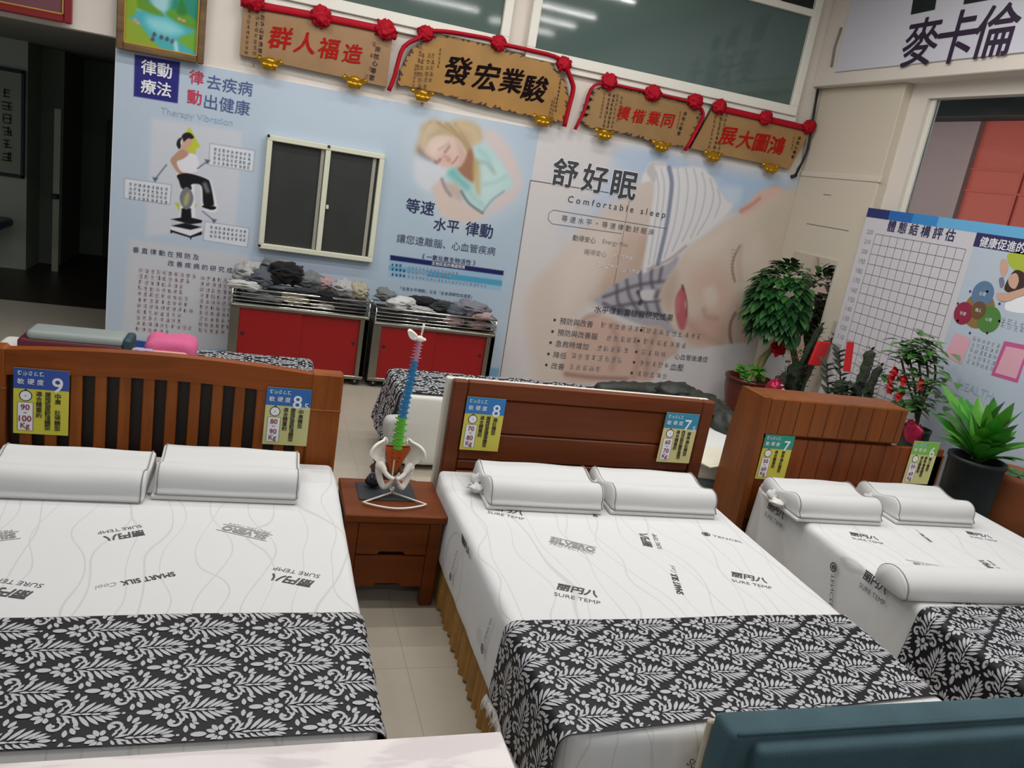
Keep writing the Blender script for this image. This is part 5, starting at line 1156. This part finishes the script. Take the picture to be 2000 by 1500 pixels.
b = B(); b.rbox(.96, 1.10, 5.50, 5.62, .17, .46, .045, (4, 4, 8), 0, None, lambda p: p+V3(.02*math.sin(p[2]*12), .01*math.sin(p[0]*30), 0)); tag(b.build('hanging_towel', mat('grey_white_towel', '#b4b3b0', .9, bump=.3, bscale=40)), 'pale grey towel hanging from the end of the middle bench', 'towel')
t = thing('brown_bag', 'small crumpled brown bag with strap hanging from the bench behind the spine model', 'bag', (1.0, 5.42, .0))
b = B(); b.ball((-.02, 0, .11), (.105, .07, .085), 0, 24, 14, None, .45, 4, 2.2); b.build('pouch', mat('brown_leather', '#40291a', .5, bump=.3, bscale=14), t)
b = B(); b.tube(spline([(.06, 0, .17), (.09, 0, .08), (.15, -.02, .02), (.2, -.04, .012)], 5, False), .014, 8, flat=.5); b.build('strap', mat('brown_strap', '#5a452f', .6), t)

# ================================================================ foreground table and sofa
def marble():
    m = bpy.data.materials.new('white_marble'); m.use_nodes = True; nt = m.node_tree; b = nt.nodes['Principled BSDF']; L = nt.links.new
    tc = nt.nodes.new('ShaderNodeTexCoord'); mp = nt.nodes.new('ShaderNodeMapping'); mp.inputs['Scale'].default_value = (1, 5, 1); mp.inputs['Rotation'].default_value = (0, 0, -.1)
    n = nt.nodes.new('ShaderNodeTexNoise'); n.inputs['Scale'].default_value = 2.2; n.inputs['Detail'].default_value = 6; n.inputs['Distortion'].default_value = 1
    cr = nt.nodes.new('ShaderNodeValToRGB'); cr.color_ramp.elements[0].position = .44; cr.color_ramp.elements[1].position = .52
    cr.color_ramp.elements[0].color = rgb('#cdc3c3')+(1,); cr.color_ramp.elements[1].color = rgb('#dfd6d5')+(1,)
    L(tc.outputs['Object'], mp.inputs[0]); L(mp.outputs[0], n.inputs['Vector']); L(n.outputs['Fac'], cr.inputs[0]); L(cr.outputs[0], b.inputs['Base Color']); b.inputs['Roughness'].default_value = .3
    return m
t = thing('marble_table', 'white marble topped table corner in front of the slatted bed', 'table', (-.25, 1.35, 0), .012)
b = B(); b.box(-1.0, 1.025, -.55, .49, .72, .75, .006); b.box(-.9, .955, -.47, .43, .7505, .7515, 0); b.build('tabletop', marble(), t)
for x in (-.9, .9):
    for y in (-.45, .38): b = B(); b.box(x-.03, x+.03, y-.03, y+.03, 0, .72, .004); b.build('leg', WHITEPAINT, t)
t = thing('sofa', 'teal fabric sofa back with inset panel at the lower right corner', 'sofa', (0, 0, 0))
TEAL = mat('teal_sofa_fabric', '#37525a', .9, bump=.35, bscale=220, var=.12, vscale=5)
b = B(); b.rbox(1.455, 3.35, 1.715, 1.835, .12, .80, .025, (16, 4, 8)); b.build('backrest', TEAL, t)
b = B(); b.rbox(1.525, 3.28, 1.665, 1.78, .40, .775, .025, (16, 4, 8)); b.build('back_panel', TEAL, t)
b = B(); b.tube([(1.475, 1.722, .795), (1.9, 1.72, .799), (3.33, 1.722, .795)], .006, 6); b.build('welt_seam', TEAL, t)
b = B(); b.rbox(1.46, 3.35, .95, 1.71, .2, .42, .05, (16, 6, 4)); b.build('seat', TEAL, t)
b = B(); b.box(1.452, 3.34, 1.832, 1.855, .1, .755, .006); b.build('rear_panel', mat('beige_rear_panel', '#b8ac98', .7), t)
for x in (1.6, 3.2):
    for y in (1.05, 1.7): b = B(); b.tube([(x, y, 0), (x, y, .2)], .025); b.build('leg', BLACK, t)

# ================================================================ right-hand wall: sign, chart, mirror
def rt(b, s_, x, y, w, mi, X, bold=0, k=0):
    a, c = atx(x-w/2, y+.14*0, X), atx(x+w/2, y, X); p = atx(x, y, X); p[0] = X-.003-k*.0005
    b.text(s_, p, (0, -1, 0), (0, 0, 1), width=abs(c[1]-a[1]), mi=mi, bold=bold)
XS = 5.66
t = thing('shop_sign', 'large white shop sign with dark Chinese lettering over the window', 'sign', (0, 0, 0))
b = B(); b.box(XS, 5.679, -1.0, 7.92, 3.89, CEIL-.02, .004); b.build('panel', mat('lilac_white_panel', '#ccccd6', .5), t)
b = B()
for s_, x, y, w in (('麥', 1799, 82, 66), ('卡', 1868, 72, 66), ('倫', 1946, 60, 78)): 
    p = atx(x, y, XS); p[0] = XS-.003; b.text(s_, p, (0, -1, 0), (0, 0, 1), width=.43, mi=0, bold=.012)
p = atx(2052, 52, XS); p[0] = XS-.003; b.text('卡', p, (0, -1, 0), (0, 0, 1), width=.43, mi=0, bold=.012)
for q in ([(1779, 29), (1826, 19), (1838, -50), (1791, -45)], [(1882, 9), (1932, 0), (1942, -60), (1892, -52)], [(1961, -3), (2010, -12), (2018, -60), (1971, -52)]):
    P = [atx(x, y, XS) for x, y in q]
    for p in P: p[0] = XS-.003
    b.add(P, [(0, 1, 2, 3)], 1)
b.build('lettering', [mat('aubergine_print', '#2b1835', .5), mat('black_green_print', '#101a18', .5)], t)
XP = 5.74
t = thing('posture_chart_board', 'standing posture chart board with measuring grid and health panel', 'board', (0, 0, 0))
def yl(z): return 6.93
b = B(); b.box(XP, XP+.03, 3.2, 6.93, .25, 2.545, .004); b.build('panel', mat('white_lilac_board', '#c9c6cb', .5), t)
b = B(); G = []
X = XP
def quad(y0, z0, y1, z1, mi, k=1): b.add([V3(X-.001*k, y0, z0), V3(X-.001*k, y1, z0), V3(X-.001*k, y1, z1), V3(X-.001*k, y0, z1)], [(0, 1, 2, 3)], mi)
for i in range(12):
    ya, yb2 = 6.93-.31*i, 6.93-.31*(i+1); quad(ya, 2.455, yb2, 2.545, 1+min(3, i//1 if i < 3 else 3))
rt(b, '體 態 結 構 評 估', 1797, 450, 136, 5, X, .012)
yg = [atx(1711, 457, X)[1], atx(1888, 483, X)[1]]; ztop = atx(1711, 457, X)[2]; row = (ztop-atx(1657, 645, X)[2])/10
nrow = int((ztop-.35)/row)
for i in range(12): y = yg[0]+(yg[1]-yg[0])*i/11; quad(y+.003, ztop-row*nrow, y-.003, ztop, 6)
for j in range(nrow+1): quad(yg[0], ztop-row*j-.003, yg[1], ztop-row*j+.003, 6)
for j in range(nrow+1): b.text(str(220-10*j), V3(X-.002, yg[0]+.09, ztop-row*j+.01), (0, -1, 0), (0, 0, 1), width=.09 if 220-10*j >= 100 else .06, mi=7)
b.build('chart_print', [WHITEP, mat('deep_navy_strip', '#1f2a68', .5), mat('royal_strip', '#1d63ae', .5), mat('azure_strip', '#2f84c4', .5), mat('sky_strip', '#62a8d4', .5), mat('violet_navy_print', '#2c2658', .6), mat('grid_grey', '#77757f', .6), mat('scale_grey', '#8b8a92', .6)], t)
b = B(); yr = atx(1908, 450, X)[1]-.02; k = 1
quad(yr, .25, 3.2, 2.455, 0, 2)
P = [atx(x, y, X) for x, y in ((1909, 454), (2000, 467), (2000, 497), (1901, 481))]; quad(P[0][1], P[3][2], 4.0, P[0][2], 1, 3)
rt(b, '健康促進的', 1958, 478, 92, 2, X, .012, 4); k2_ = atx(2000, 484, X)
def disc(px, py, r, mi, kk): p = atx(px, py, X); b.add([V3(X-.001*kk, p[1]+r*math.cos(a), p[2]+r*math.sin(a)) for a in np.arange(22)*2*PI/22], [tuple(range(21, -1, -1))], mi)
disc(1912, 606, .155, 3, 3); disc(1912, 606, .075, 4, 5); disc(1920, 574, .108, 5, 4); disc(1882, 612, .098, 6, 4); disc(1932, 624, .112, 7, 4)
for px, py, s_ in ((1912, 606, '個人'), (1920, 574, '生理'), (1882, 612, '社會'), (1932, 624, '心理')): rt(b, s_, px, py, 13, 2, X, 0, 6)
for a in range(8): disc(1912+44*math.cos(a*.785+.4), 610+44*math.sin(a*.785+.4), .011, 1, 4)
# pink product pictures
for q, mi in (([(1866, 650), (1898, 662), (1878, 712), (1845, 694)], 8), ([(1962, 666), (2012, 676), (1988, 748), (1936, 733)], 9), ([(1966, 676), (2006, 684), (1985, 740), (1944, 728)], 8)):
    P = [atx(x, y, X) for x, y in q]; b.add([V3(X-.003-.001*(mi == 8), p[1], p[2]) for p in P], [(3, 2, 1, 0)], mi)
for i in range(5):
    p = atx(1899+i*-3, 665+i*11, X); p[0] = X-.003; b.scrib(6, p, (0, -1, 0), (0, 0, 1), .04, 10, False, i, 1.2, .12)
for i in range(2):
    p = atx(1953, 630+i*9, X); p[0] = X-.003; b.scrib(8, p, (0, -1, 0), (0, 0, 1), .05, 10, False, i+9, 1.2, .1)
rt(b, 'HEALTH', 1905, 762, 75, 11, X, 0, 3)
# printed woman with raised arm and green leaves at the cut edge
def blob(L, mi, kk): 
    P = spline([atx(x, y, X) for x, y in L], 4); b.add([V3(X-.001*kk, p[1], p[2]) for p in P], [tuple(range(len(P)-1, -1, -1))], mi)
blob([(1968, 498), (1985, 492), (2010, 494), (2015, 528), (1992, 534), (1972, 518)], 12, 3); blob([(1956, 508), (1966, 508), (1970, 524), (1962, 540), (1954, 532)], 13, 4)
blob([(1978, 532), (1992, 528), (2006, 540), (2008, 568), (1990, 574), (1972, 572), (1962, 562)], 14, 4); blob([(1974, 538), (1986, 534), (1991, 548), (1984, 564), (1974, 560), (1970, 548)], 13, 6)
blob([(1950, 572), (1968, 572), (1990, 566), (2010, 560), (2012, 572), (1985, 582), (1972, 588), (1956, 588), (1948, 580)], 13, 7); blob([(1952, 545), (1960, 542), (1962, 556), (1955, 562)], 15, 5); blob([(1970, 586), (2010, 575), (2012, 610), (1966, 606)], 2, 3)
b.build('health_print', [mat('pale_blue_print_panel', '#b4bfcd', .5), mat('violet_navy_print', '#2c2658'), WHITEP, mat('ochre_disc', '#8c6b3f', .6), mat('brown_disc', '#6b4c2d', .6), mat('steel_blue_disc', '#5a7797', .6), mat('wine_disc', '#8c2340', .6), mat('leaf_disc', '#4c7f3a', .6), mat('pale_pink_print', '#d9a4b3', .6), mat('magenta_print', '#c0568c', .6), mat('grey_print', '#7f848f'), mat('faint_blue_print', '#9db2c8'), mat('lime_leaf_print', '#a5b43a', .6), mat('skin_print', '#c9a08c', .6), mat('dark_hair_print', '#3a2520', .6), mat('grey_violet_print', '#77728c', .6)], t)
t = thing('wall_mirror', 'frameless mirror on the corner pillar reflecting the leafy plant', 'mirror', (0, 0, 0))
b = B(); b.box(XR-.03, XR-.013, 7.22, 7.98, .35, 1.965, .002); b.build('glass', mat('mirror_silver', '#e4e6e4', .01, metal=1), t)
p = atx(1635, 640, XR-.03); b = B(); b.box(XR-.05, XR-.012, p[1]-.06, p[1]+.06, p[2]-.07, p[2]+.07, .008); b.tube([(XR-.03, p[1]-.05, p[2]+.05), (XR-.03, p[1]-.14, p[2]+.05)], .01); tag(b.build('switch_box', mat('grey_beige_plastic', '#a9a391', .6)), 'small beige switch box on the pillar beside the mirror', 'switch box')

# ================================================================ plants
LEAFD = mat('dark_green_leaf', '#1d4a22', .35, var=.3, vscale=12); LEAFM = mat('mid_green_leaf', '#3d6a2e', .4, var=.25, vscale=12); LEAFB = mat('bright_green_leaf', '#4f9a2c', .4, var=.2); LEAFP = mat('palm_leaf_green', '#2f7a1c', .4, var=.25, vscale=8)
CACT = mat('dark_cactus_green', '#2a3524', .5, var=.2, vscale=14); STEM = mat('pale_stem', '#8f8a5c', .7); STEMD = mat('dark_stem', '#3a3a22', .7); SOIL = mat('dark_soil', '#2b2018', .9)
REDPAPER = mat('red_paper_tag', '#c0141c', .6); REDFLOWER = mat('red_petal', '#b8121c', .5)
def leaf(b, base, d, L, w, mi=0, droop=.3, fold=.25, n=5, tip=1.0):
    base = np.array(base, float); d = np.array(d, float); d /= np.linalg.norm(d)
    s_ = np.cross(d, [0, 0, 1.0]); s_ = s_/(np.linalg.norm(s_)+1e-9) if np.linalg.norm(s_) > 1e-3 else V3(1, 0, 0); up = np.cross(s_, d)
    vs = []; F = []
    for i in range(n+1):
        t = i/n; c = base+d*L*t-V3(0, 0, 1)*droop*L*t*t; ww = w*math.sin(PI*min(1, (t*.92+.08))**tip)*.5*(1 if i < n else .05)+.0005
        vs += [c+s_*ww+up*ww*fold, c, c-s_*ww+up*ww*fold]
    for i in range(n):
        for k in (0, 1): F.append((i*3+k, i*3+k+1, i*3+k+4, i*3+k+3))
    b.add(vs, F, mi, True)
def pot(t, r, h, m, rim=.02, foot=.7, o=(0, 0, 0)):
    b = B(); b.lathe([(r*foot, 0), (r*(foot+.18), h*.25), (r*1.0, h*.7), (r*1.02, h-rim), (r*1.07, h-rim), (r*1.07, h), (r*.95, h), (r*.93, h*.9)], 28, 0, None, o); b.build('pot', m, t)
    b = B(); b.lathe([(r*.93, h*.88), (r*.3, h*.92), (.005, h*.93)], 20, 0, None, o); b.build('soil', SOIL, t)
R = random.Random(11)
# money tree in the corner
p0 = aty(1452, 795, 7.72); t = thing('potted_money_tree', 'bushy dark green tree in a glazed red brown pot in the corner', 'plant', (p0[0], 7.72, 0))
pot(t, .27, .5, mat('glazed_red_brown', '#571b14', .25), .03, .62)
fc = aty(1536, 585, 7.62); fc = fc-V3(p0[0], 7.72, 0)
b = B()
for k in range(3):
    b.tube(spline([(.05-.04*k, 0, .42), (.10+.03*math.sin(k*2), .02*k, .7), (.22+.04*k, .02, 1.0), (fc[0]-.05+.08*k, 0, 1.25)], 5, False), [.028]*6+[.022]*10, 8)
b.build('trunk', STEM, t)
b = B()
for i in range(960):
    a, e = R.uniform(0, 2*PI), R.uniform(-.75, 1); r = R.uniform(.55, 1)**.5; q = math.sqrt(max(0, 1-e*e))
    c = fc+V3(.40*r*q*math.cos(a)+.03, .36*r*q*math.sin(a), .46*r*e-.04)
    if c[0]+p0[0] > 5.60 or c[1]+7.72 > 8.05: continue
    dd = V3(math.cos(a)*q+.1*R.uniform(-1, 1), math.sin(a)*q-.25, e*.6-.35); leaf(b, c, dd, R.uniform(.12, .19), R.uniform(.07, .1), 0 if R.random() < .75 else 1, .35)
b.build('leaves', [LEAFD, mat('leaf_green_light', '#35682c', .4)], t)
b = B()
for i in range(34):
    a = R.uniform(0, 2*PI); leaf(b, (-.08+.1*math.cos(a), -.08+.08*math.sin(a), .5+R.uniform(0, .12)), (math.cos(a), math.sin(a)-.2, .7), R.uniform(.09, .14), .09, 0, .5)
b.build('pothos_leaves', LEAFB, t)
def bow(t, c, r, m, sd):
    b = B(); b.ball(c, (r, r*.7, r), 0, 20, 12, None, .45, sd, 2.4)
    for k in range(6): leaf(b, np.array(c), (math.cos(k*1.05), -.5, math.sin(k*1.05)), r*1.5, r*.9, 0, .1)
    b.build('red_bow', m, t)
bow(t, (.12, -.2, .92), .085, REDCLOTH, 3)
# dragon bone cactus with red tag
def cactus(t, stems, m=CACT):
    for P, r in stems:
        b = B(); S = spline(P, 5, False); n = len(S); nn = 6; vs = []; F = []
        for i, c in enumerate(S):
            for k in range(nn):
                a = 2*PI*k/nn; rr = r*(1.25 if k % 2 == 0 else .62)*(1+.16*math.sin(i*2.4+k))*(1 if i < n-1 else .2); vs.append(np.array(c)+V3(rr*math.cos(a), rr*math.sin(a), 0))
        for i in range(n-1):
            for k in range(nn): F.append((i*nn+k, i*nn+(k+1) % nn, (i+1)*nn+(k+1) % nn, (i+1)*nn+k))
        F.append(tuple((n-1)*nn+k for k in range(nn))); b.add(vs, F, 0, False)
        for i in range(1, n, 1):
            for k in (0, 2, 4): leaf(b, vs[i*nn+k], vs[i*nn+k]-np.array(S[i])+V3(0, 0, .02), .05, .022, 0, .1, .1, 3)
        b.build('stem', m, t)
pc = aty(1545, 775, 6.95); t = thing('potted_cactus', 'dark ridged cactus with a red shop tag and small red flowers near the mirror', 'plant', (pc[0], 6.95, 0))
pot(t, .17, .42, mat('black_plastic_pot', '#15130f', .5))
cactus(t, [([(0, 0, .38), (-.03, 0, .65), (-.02, 0, .88)], .075), ([(.08, 0, .40), (.10, 0, .7), (.20, 0, 1.02), (.30, 0, 1.16)], .042), ([(-.09, .02, .4), (-.12, 0, .62), (-.13, 0, .78)], .045), ([(.02, .03, .7), (.10, .03, 1.05), (.16, .02, 1.30)], .035)])
b = B(); 
for i in range(60):
    a = R.uniform(0, 2*PI); leaf(b, (R.uniform(-.16, .12), R.uniform(-.08, .08), R.uniform(.62, 1.02)), (math.cos(a), math.sin(a)-.3, .4), .07, .032, 0 if i % 4 else 1, .2)
b.build('leaves', [LEAFD, REDFLOWER], t)
b = B(); b.rbox(.02, .20, -.13, -.10, .90, 1.16, .01, (4, 2, 4), 0, None, lambda p: p+V3(.16*(p[2]-1.0), -.02*math.sin(p[0]*20), 0)); b.build('red_tag', REDPAPER, t)
pm = aty(1512, 757, 6.8); t = thing('foil_flower_ball', 'crinkled magenta foil ball at the foot of the dark cactus', 'decoration', (pm[0], 6.8, pm[2]))
b = B(); b.ball((0, 0, 0), (.085, .08, .085), 0, 22, 14, None, .3, 5, 3); b.build('foil', mat('magenta_foil', '#a3123f', .25, metal=.3), t)
b = B(); b.tube([(0, 0, -.05), (0, .02, -pm[2]+.005)], .012); b.lathe([(.06, -pm[2]), (.06, -pm[2]+.02)], 16); b.build('stick', STEMD, t)
b = B()
for x, z in ((.03, .05), (.055, .01), (-.02, -.055), (.035, -.02)): b.ball((x, -.075, z), (.022, .006, .007), 0, 8, 6)
b.build('white_marks', WHITEP, t)
# ZZ plant and spiky cactus behind the stepped headboard
XPL = 5.30
p1 = atx(1655, 800, XPL); t = thing('potted_succulents', 'spiky dark succulents with a tall red paper strip before the chart board', 'plant', (XPL, p1[1], 0))
zb1 = p1[2]; pot(t, .20, max(.15, zb1-.12), mat('brown_clay_pot', '#5b3a2a', .6))
def rel(x, y, dx=0): q = atx(x, y, XPL+dx); return q-V3(XPL, p1[1], 0)
cactus(t, [([rel(1664, 800), rel(1678, 760), rel(1692, 722), rel(1702, 684)], .045), ([rel(1694, 790), rel(1702, 752), rel(1720, 716)], .035), ([rel(1636, 790), rel(1640, 765), rel(1646, 742)], .05)])
b = B(); b.tube([rel(1617, 800), rel(1617, 750), rel(1614, 718)], .008, 6); b.tube([rel(1645, 790), rel(1640, 720), rel(1637, 690)], .007, 6)
for k, (x, y) in enumerate(((1616, 770), (1616, 752), (1615, 738), (1616, 725), (1614, 716), (1642, 735), (1641, 720), (1640, 708), (1639, 698), (1638, 690))):
    for s_ in (-1, 1): leaf(b, rel(x, y), (0, -s_*.8, .55), .17, .065, 1, .15)
for k in range(60):
    a = R.uniform(0, 2*PI); leaf(b, rel(R.uniform(1625, 1700), R.uniform(752, 785)), (.6*math.cos(a)-.3, math.sin(a), .6), R.uniform(.10, .18), .06, 1, .5)
b.build('leaves', [STEMD, mat('dusky_green_leaf', '#34422c', .4)], t)
b = B(); q = [rel(1654, 667, -.06), rel(1668, 669, -.06), rel(1660, 727, -.06), rel(1646, 725, -.06)]; b.prism(q, (.004, 0, 0)); b.build('red_paper_strip', REDPAPER, t)
# red flowering plant
p2 = atx(1790, 840, XPL); t = thing('potted_red_flowers', 'leafy plant with red flowers in a wrapped magenta pot behind the headboard', 'plant', (XPL, p2[1], 0))
def rel2(x, y, dx=0): q = atx(x, y, XPL+dx); return q-V3(XPL, p2[1], 0)
pz = rel2(1785, 822)[2]; pot(t, .11, pz-.04, mat('dark_green_pot', '#2a3a30', .5), .02, .75)
b = B(); b.ball(rel2(1783, 845, -.13), (.03, .1, .09), 0, 18, 12, None, .4, 4, 2.5); b.build('foil_wrap', mat('magenta_foil', '#a3123f'), t)
b = B()
for k in range(5): b.tube(spline([(0, 0, pz-.05), rel2(1786+k*4, 790), rel2(1770+k*14, 740), rel2(1760+k*16, 700-8*(k == 2))], 4, False), .009, 6)
b.build('stems', STEMD, t)
b = B(); b2 = B()
for k in range(300):
    if k < 140: c = rel2(R.gauss(1795, 20), R.gauss(692, 16), R.uniform(-.15, .15))
    elif k < 240: c = rel2(R.gauss(1790, 30), R.gauss(755, 28), R.uniform(-.15, .15))
    else: c = rel2(R.gauss(1775, 35), R.gauss(795, 8), R.uniform(-.2, .1))
    a = R.uniform(0, 2*PI); leaf(b, c, (math.cos(a), math.sin(a), R.uniform(-.1, .6)), R.uniform(.10, .16), R.uniform(.055, .08), 0 if k % 3 else 1, .35)
for x, y in ((1748, 725), (1766, 742), (1738, 757), (1756, 772), (1800, 750), (1742, 735)):
    c = rel2(x, y, -.16); b2 = B()
    for k in range(14): a = R.uniform(0, 2*PI); leaf(b2, c, (-.6+.4*R.random(), math.cos(a), math.sin(a)), .055, .04, 0, .1)
    b2.ball(c, .028, 0, 10, 8); b2.build('flower', REDFLOWER, t)
b.build('leaves', [LEAFM, mat('grey_green_leaf', '#5f7a52', .45)], t)
# palm-like dracaena in a dark pot
XD = 5.05
p3 = atx(1880, 985, XD); t = thing('potted_dracaena', 'big bright green broad leaved dracaena in a tall dark pot', 'plant', (XD, p3[1], 0))
def rel3(x, y, dx=0): q = atx(x, y, XD+dx); return q-V3(XD, p3[1], 0)
pz = rel3(1890, 885)[2]; pot(t, .185, pz, mat('dark_green_black_pot', '#0e1312', .55), .03, .72)
b = B()
for k, (x, y, dx) in enumerate(((1832, 735, 0), (1815, 800, .05), (1872, 760, .1), (1912, 760, .1), (1945, 760, .05), (1972, 770, 0), (1990, 770, -.05), (1998, 820, 0), (1990, 850, -.1), (1975, 790, .12), (1850, 770, -.1), (1895, 790, -.15), (1930, 775, -.12), (1955, 800, -.2), (1860, 830, -.2), (1925, 830, -.25), (1980, 840, -.2), (1828, 850, -.1), (1990, 800, .2), (1885, 770, .2), (2010, 790, .1), (1840, 800, .18), (1905, 815, -.1))):
    base = V3(R.uniform(-.03, .03), R.uniform(-.04, .04), pz-.02+R.uniform(0, .08)); d = rel3(x, y, dx)-base; L = np.linalg.norm(d)
    leaf(b, base, d+V3(0, 0, .12*L), L, .10+.025*R.random(), k % 3 == 0, .12, .35, 8, 1.15)
for k in range(26):
    a = R.uniform(0, 2*PI); L = R.uniform(.28, .5); leaf(b, (R.uniform(-.03, .03), R.uniform(-.04, .04), pz-.02), (math.cos(a), math.sin(a), R.uniform(.5, 1.5)), L, .09, k % 4 == 0, .2, .35, 8, 1.15)
b.build('leaves', [LEAFP, mat('palm_leaf_light', '#4f9426', .4)], t)
b = B(); b.lathe([(.03, pz-.05), (.025, pz+.1)], 10); b.build('stem', STEMD, t)
# terracotta pot and blue boxes at the edge
p4 = atx(1962, 960, 5.3); t = thing('terracotta_pot', 'orange brown terracotta pot standing behind the dark dracaena pot', 'pot', (5.48, p4[1]+.08, 0))
b = B(); b.lathe([(.13, 0), (.19, .5), (.21, .72), (.22, .74), (.22, .78), (.19, .78), (.18, .7)], 26); b.build('pot', mat('terracotta', '#8c4a22', .6), t)
b = B()
for k in range(9): a = k*.7; leaf(b, (0, 0, .76), (math.cos(a), math.sin(a), .4), .22, .07, 0, .5)
b.build('leaves', LEAFM, t)
t = thing('blue_grey_box', 'blue grey storage box on the floor beside the dark plant pot', 'box', (4.98, 3.95, 0))
b = B(); b.box(-.22, .3, -.26, .3, 0, .30, .01); b.build('body', mat('blue_grey_plastic', '#56687a', .6), t); b = B(); b.box(-.235, .315, -.275, .315, .30, .345, .012); b.build('lid', mat('pale_blue_grey_plastic', '#8a98a6', .6), t)
t = thing('floral_gift_box', 'floral printed box with a blue lid at the right edge beyond the third bed', 'box', (4.98, 3.40, 0))
b = B(); b.box(-.13, .3, -.22, .2, 0, .47, .015)
for i in range(26):
    y, z = R.uniform(-.2, .18), R.uniform(.22, .45); r = R.uniform(.02, .045); mi = R.choice((1, 1, 2, 3))
    for k in range(5): a = k*1.257+i; b.add([V3(-.131-.0002*(i+1), y+r*.6*math.cos(a)+r*.5*math.cos(c), z+r*.6*math.sin(a)+r*.5*math.sin(c)) for c in np.arange(10)*PI/5], [tuple(range(10))], mi)
b.build('body', [mat('plum_box', '#5f2f4a', .5), mat('pink_blossom_print', '#a8788e', .5), mat('yellow_blossom_print', '#c7a84f', .5), mat('wine_blossom_print', '#75334a', .5)], t)
b = B(); b.box(-.14, .31, -.23, .21, .47, .56, .02); b.build('lid', mat('blue_box_lid', '#3f6f94', .5), t)
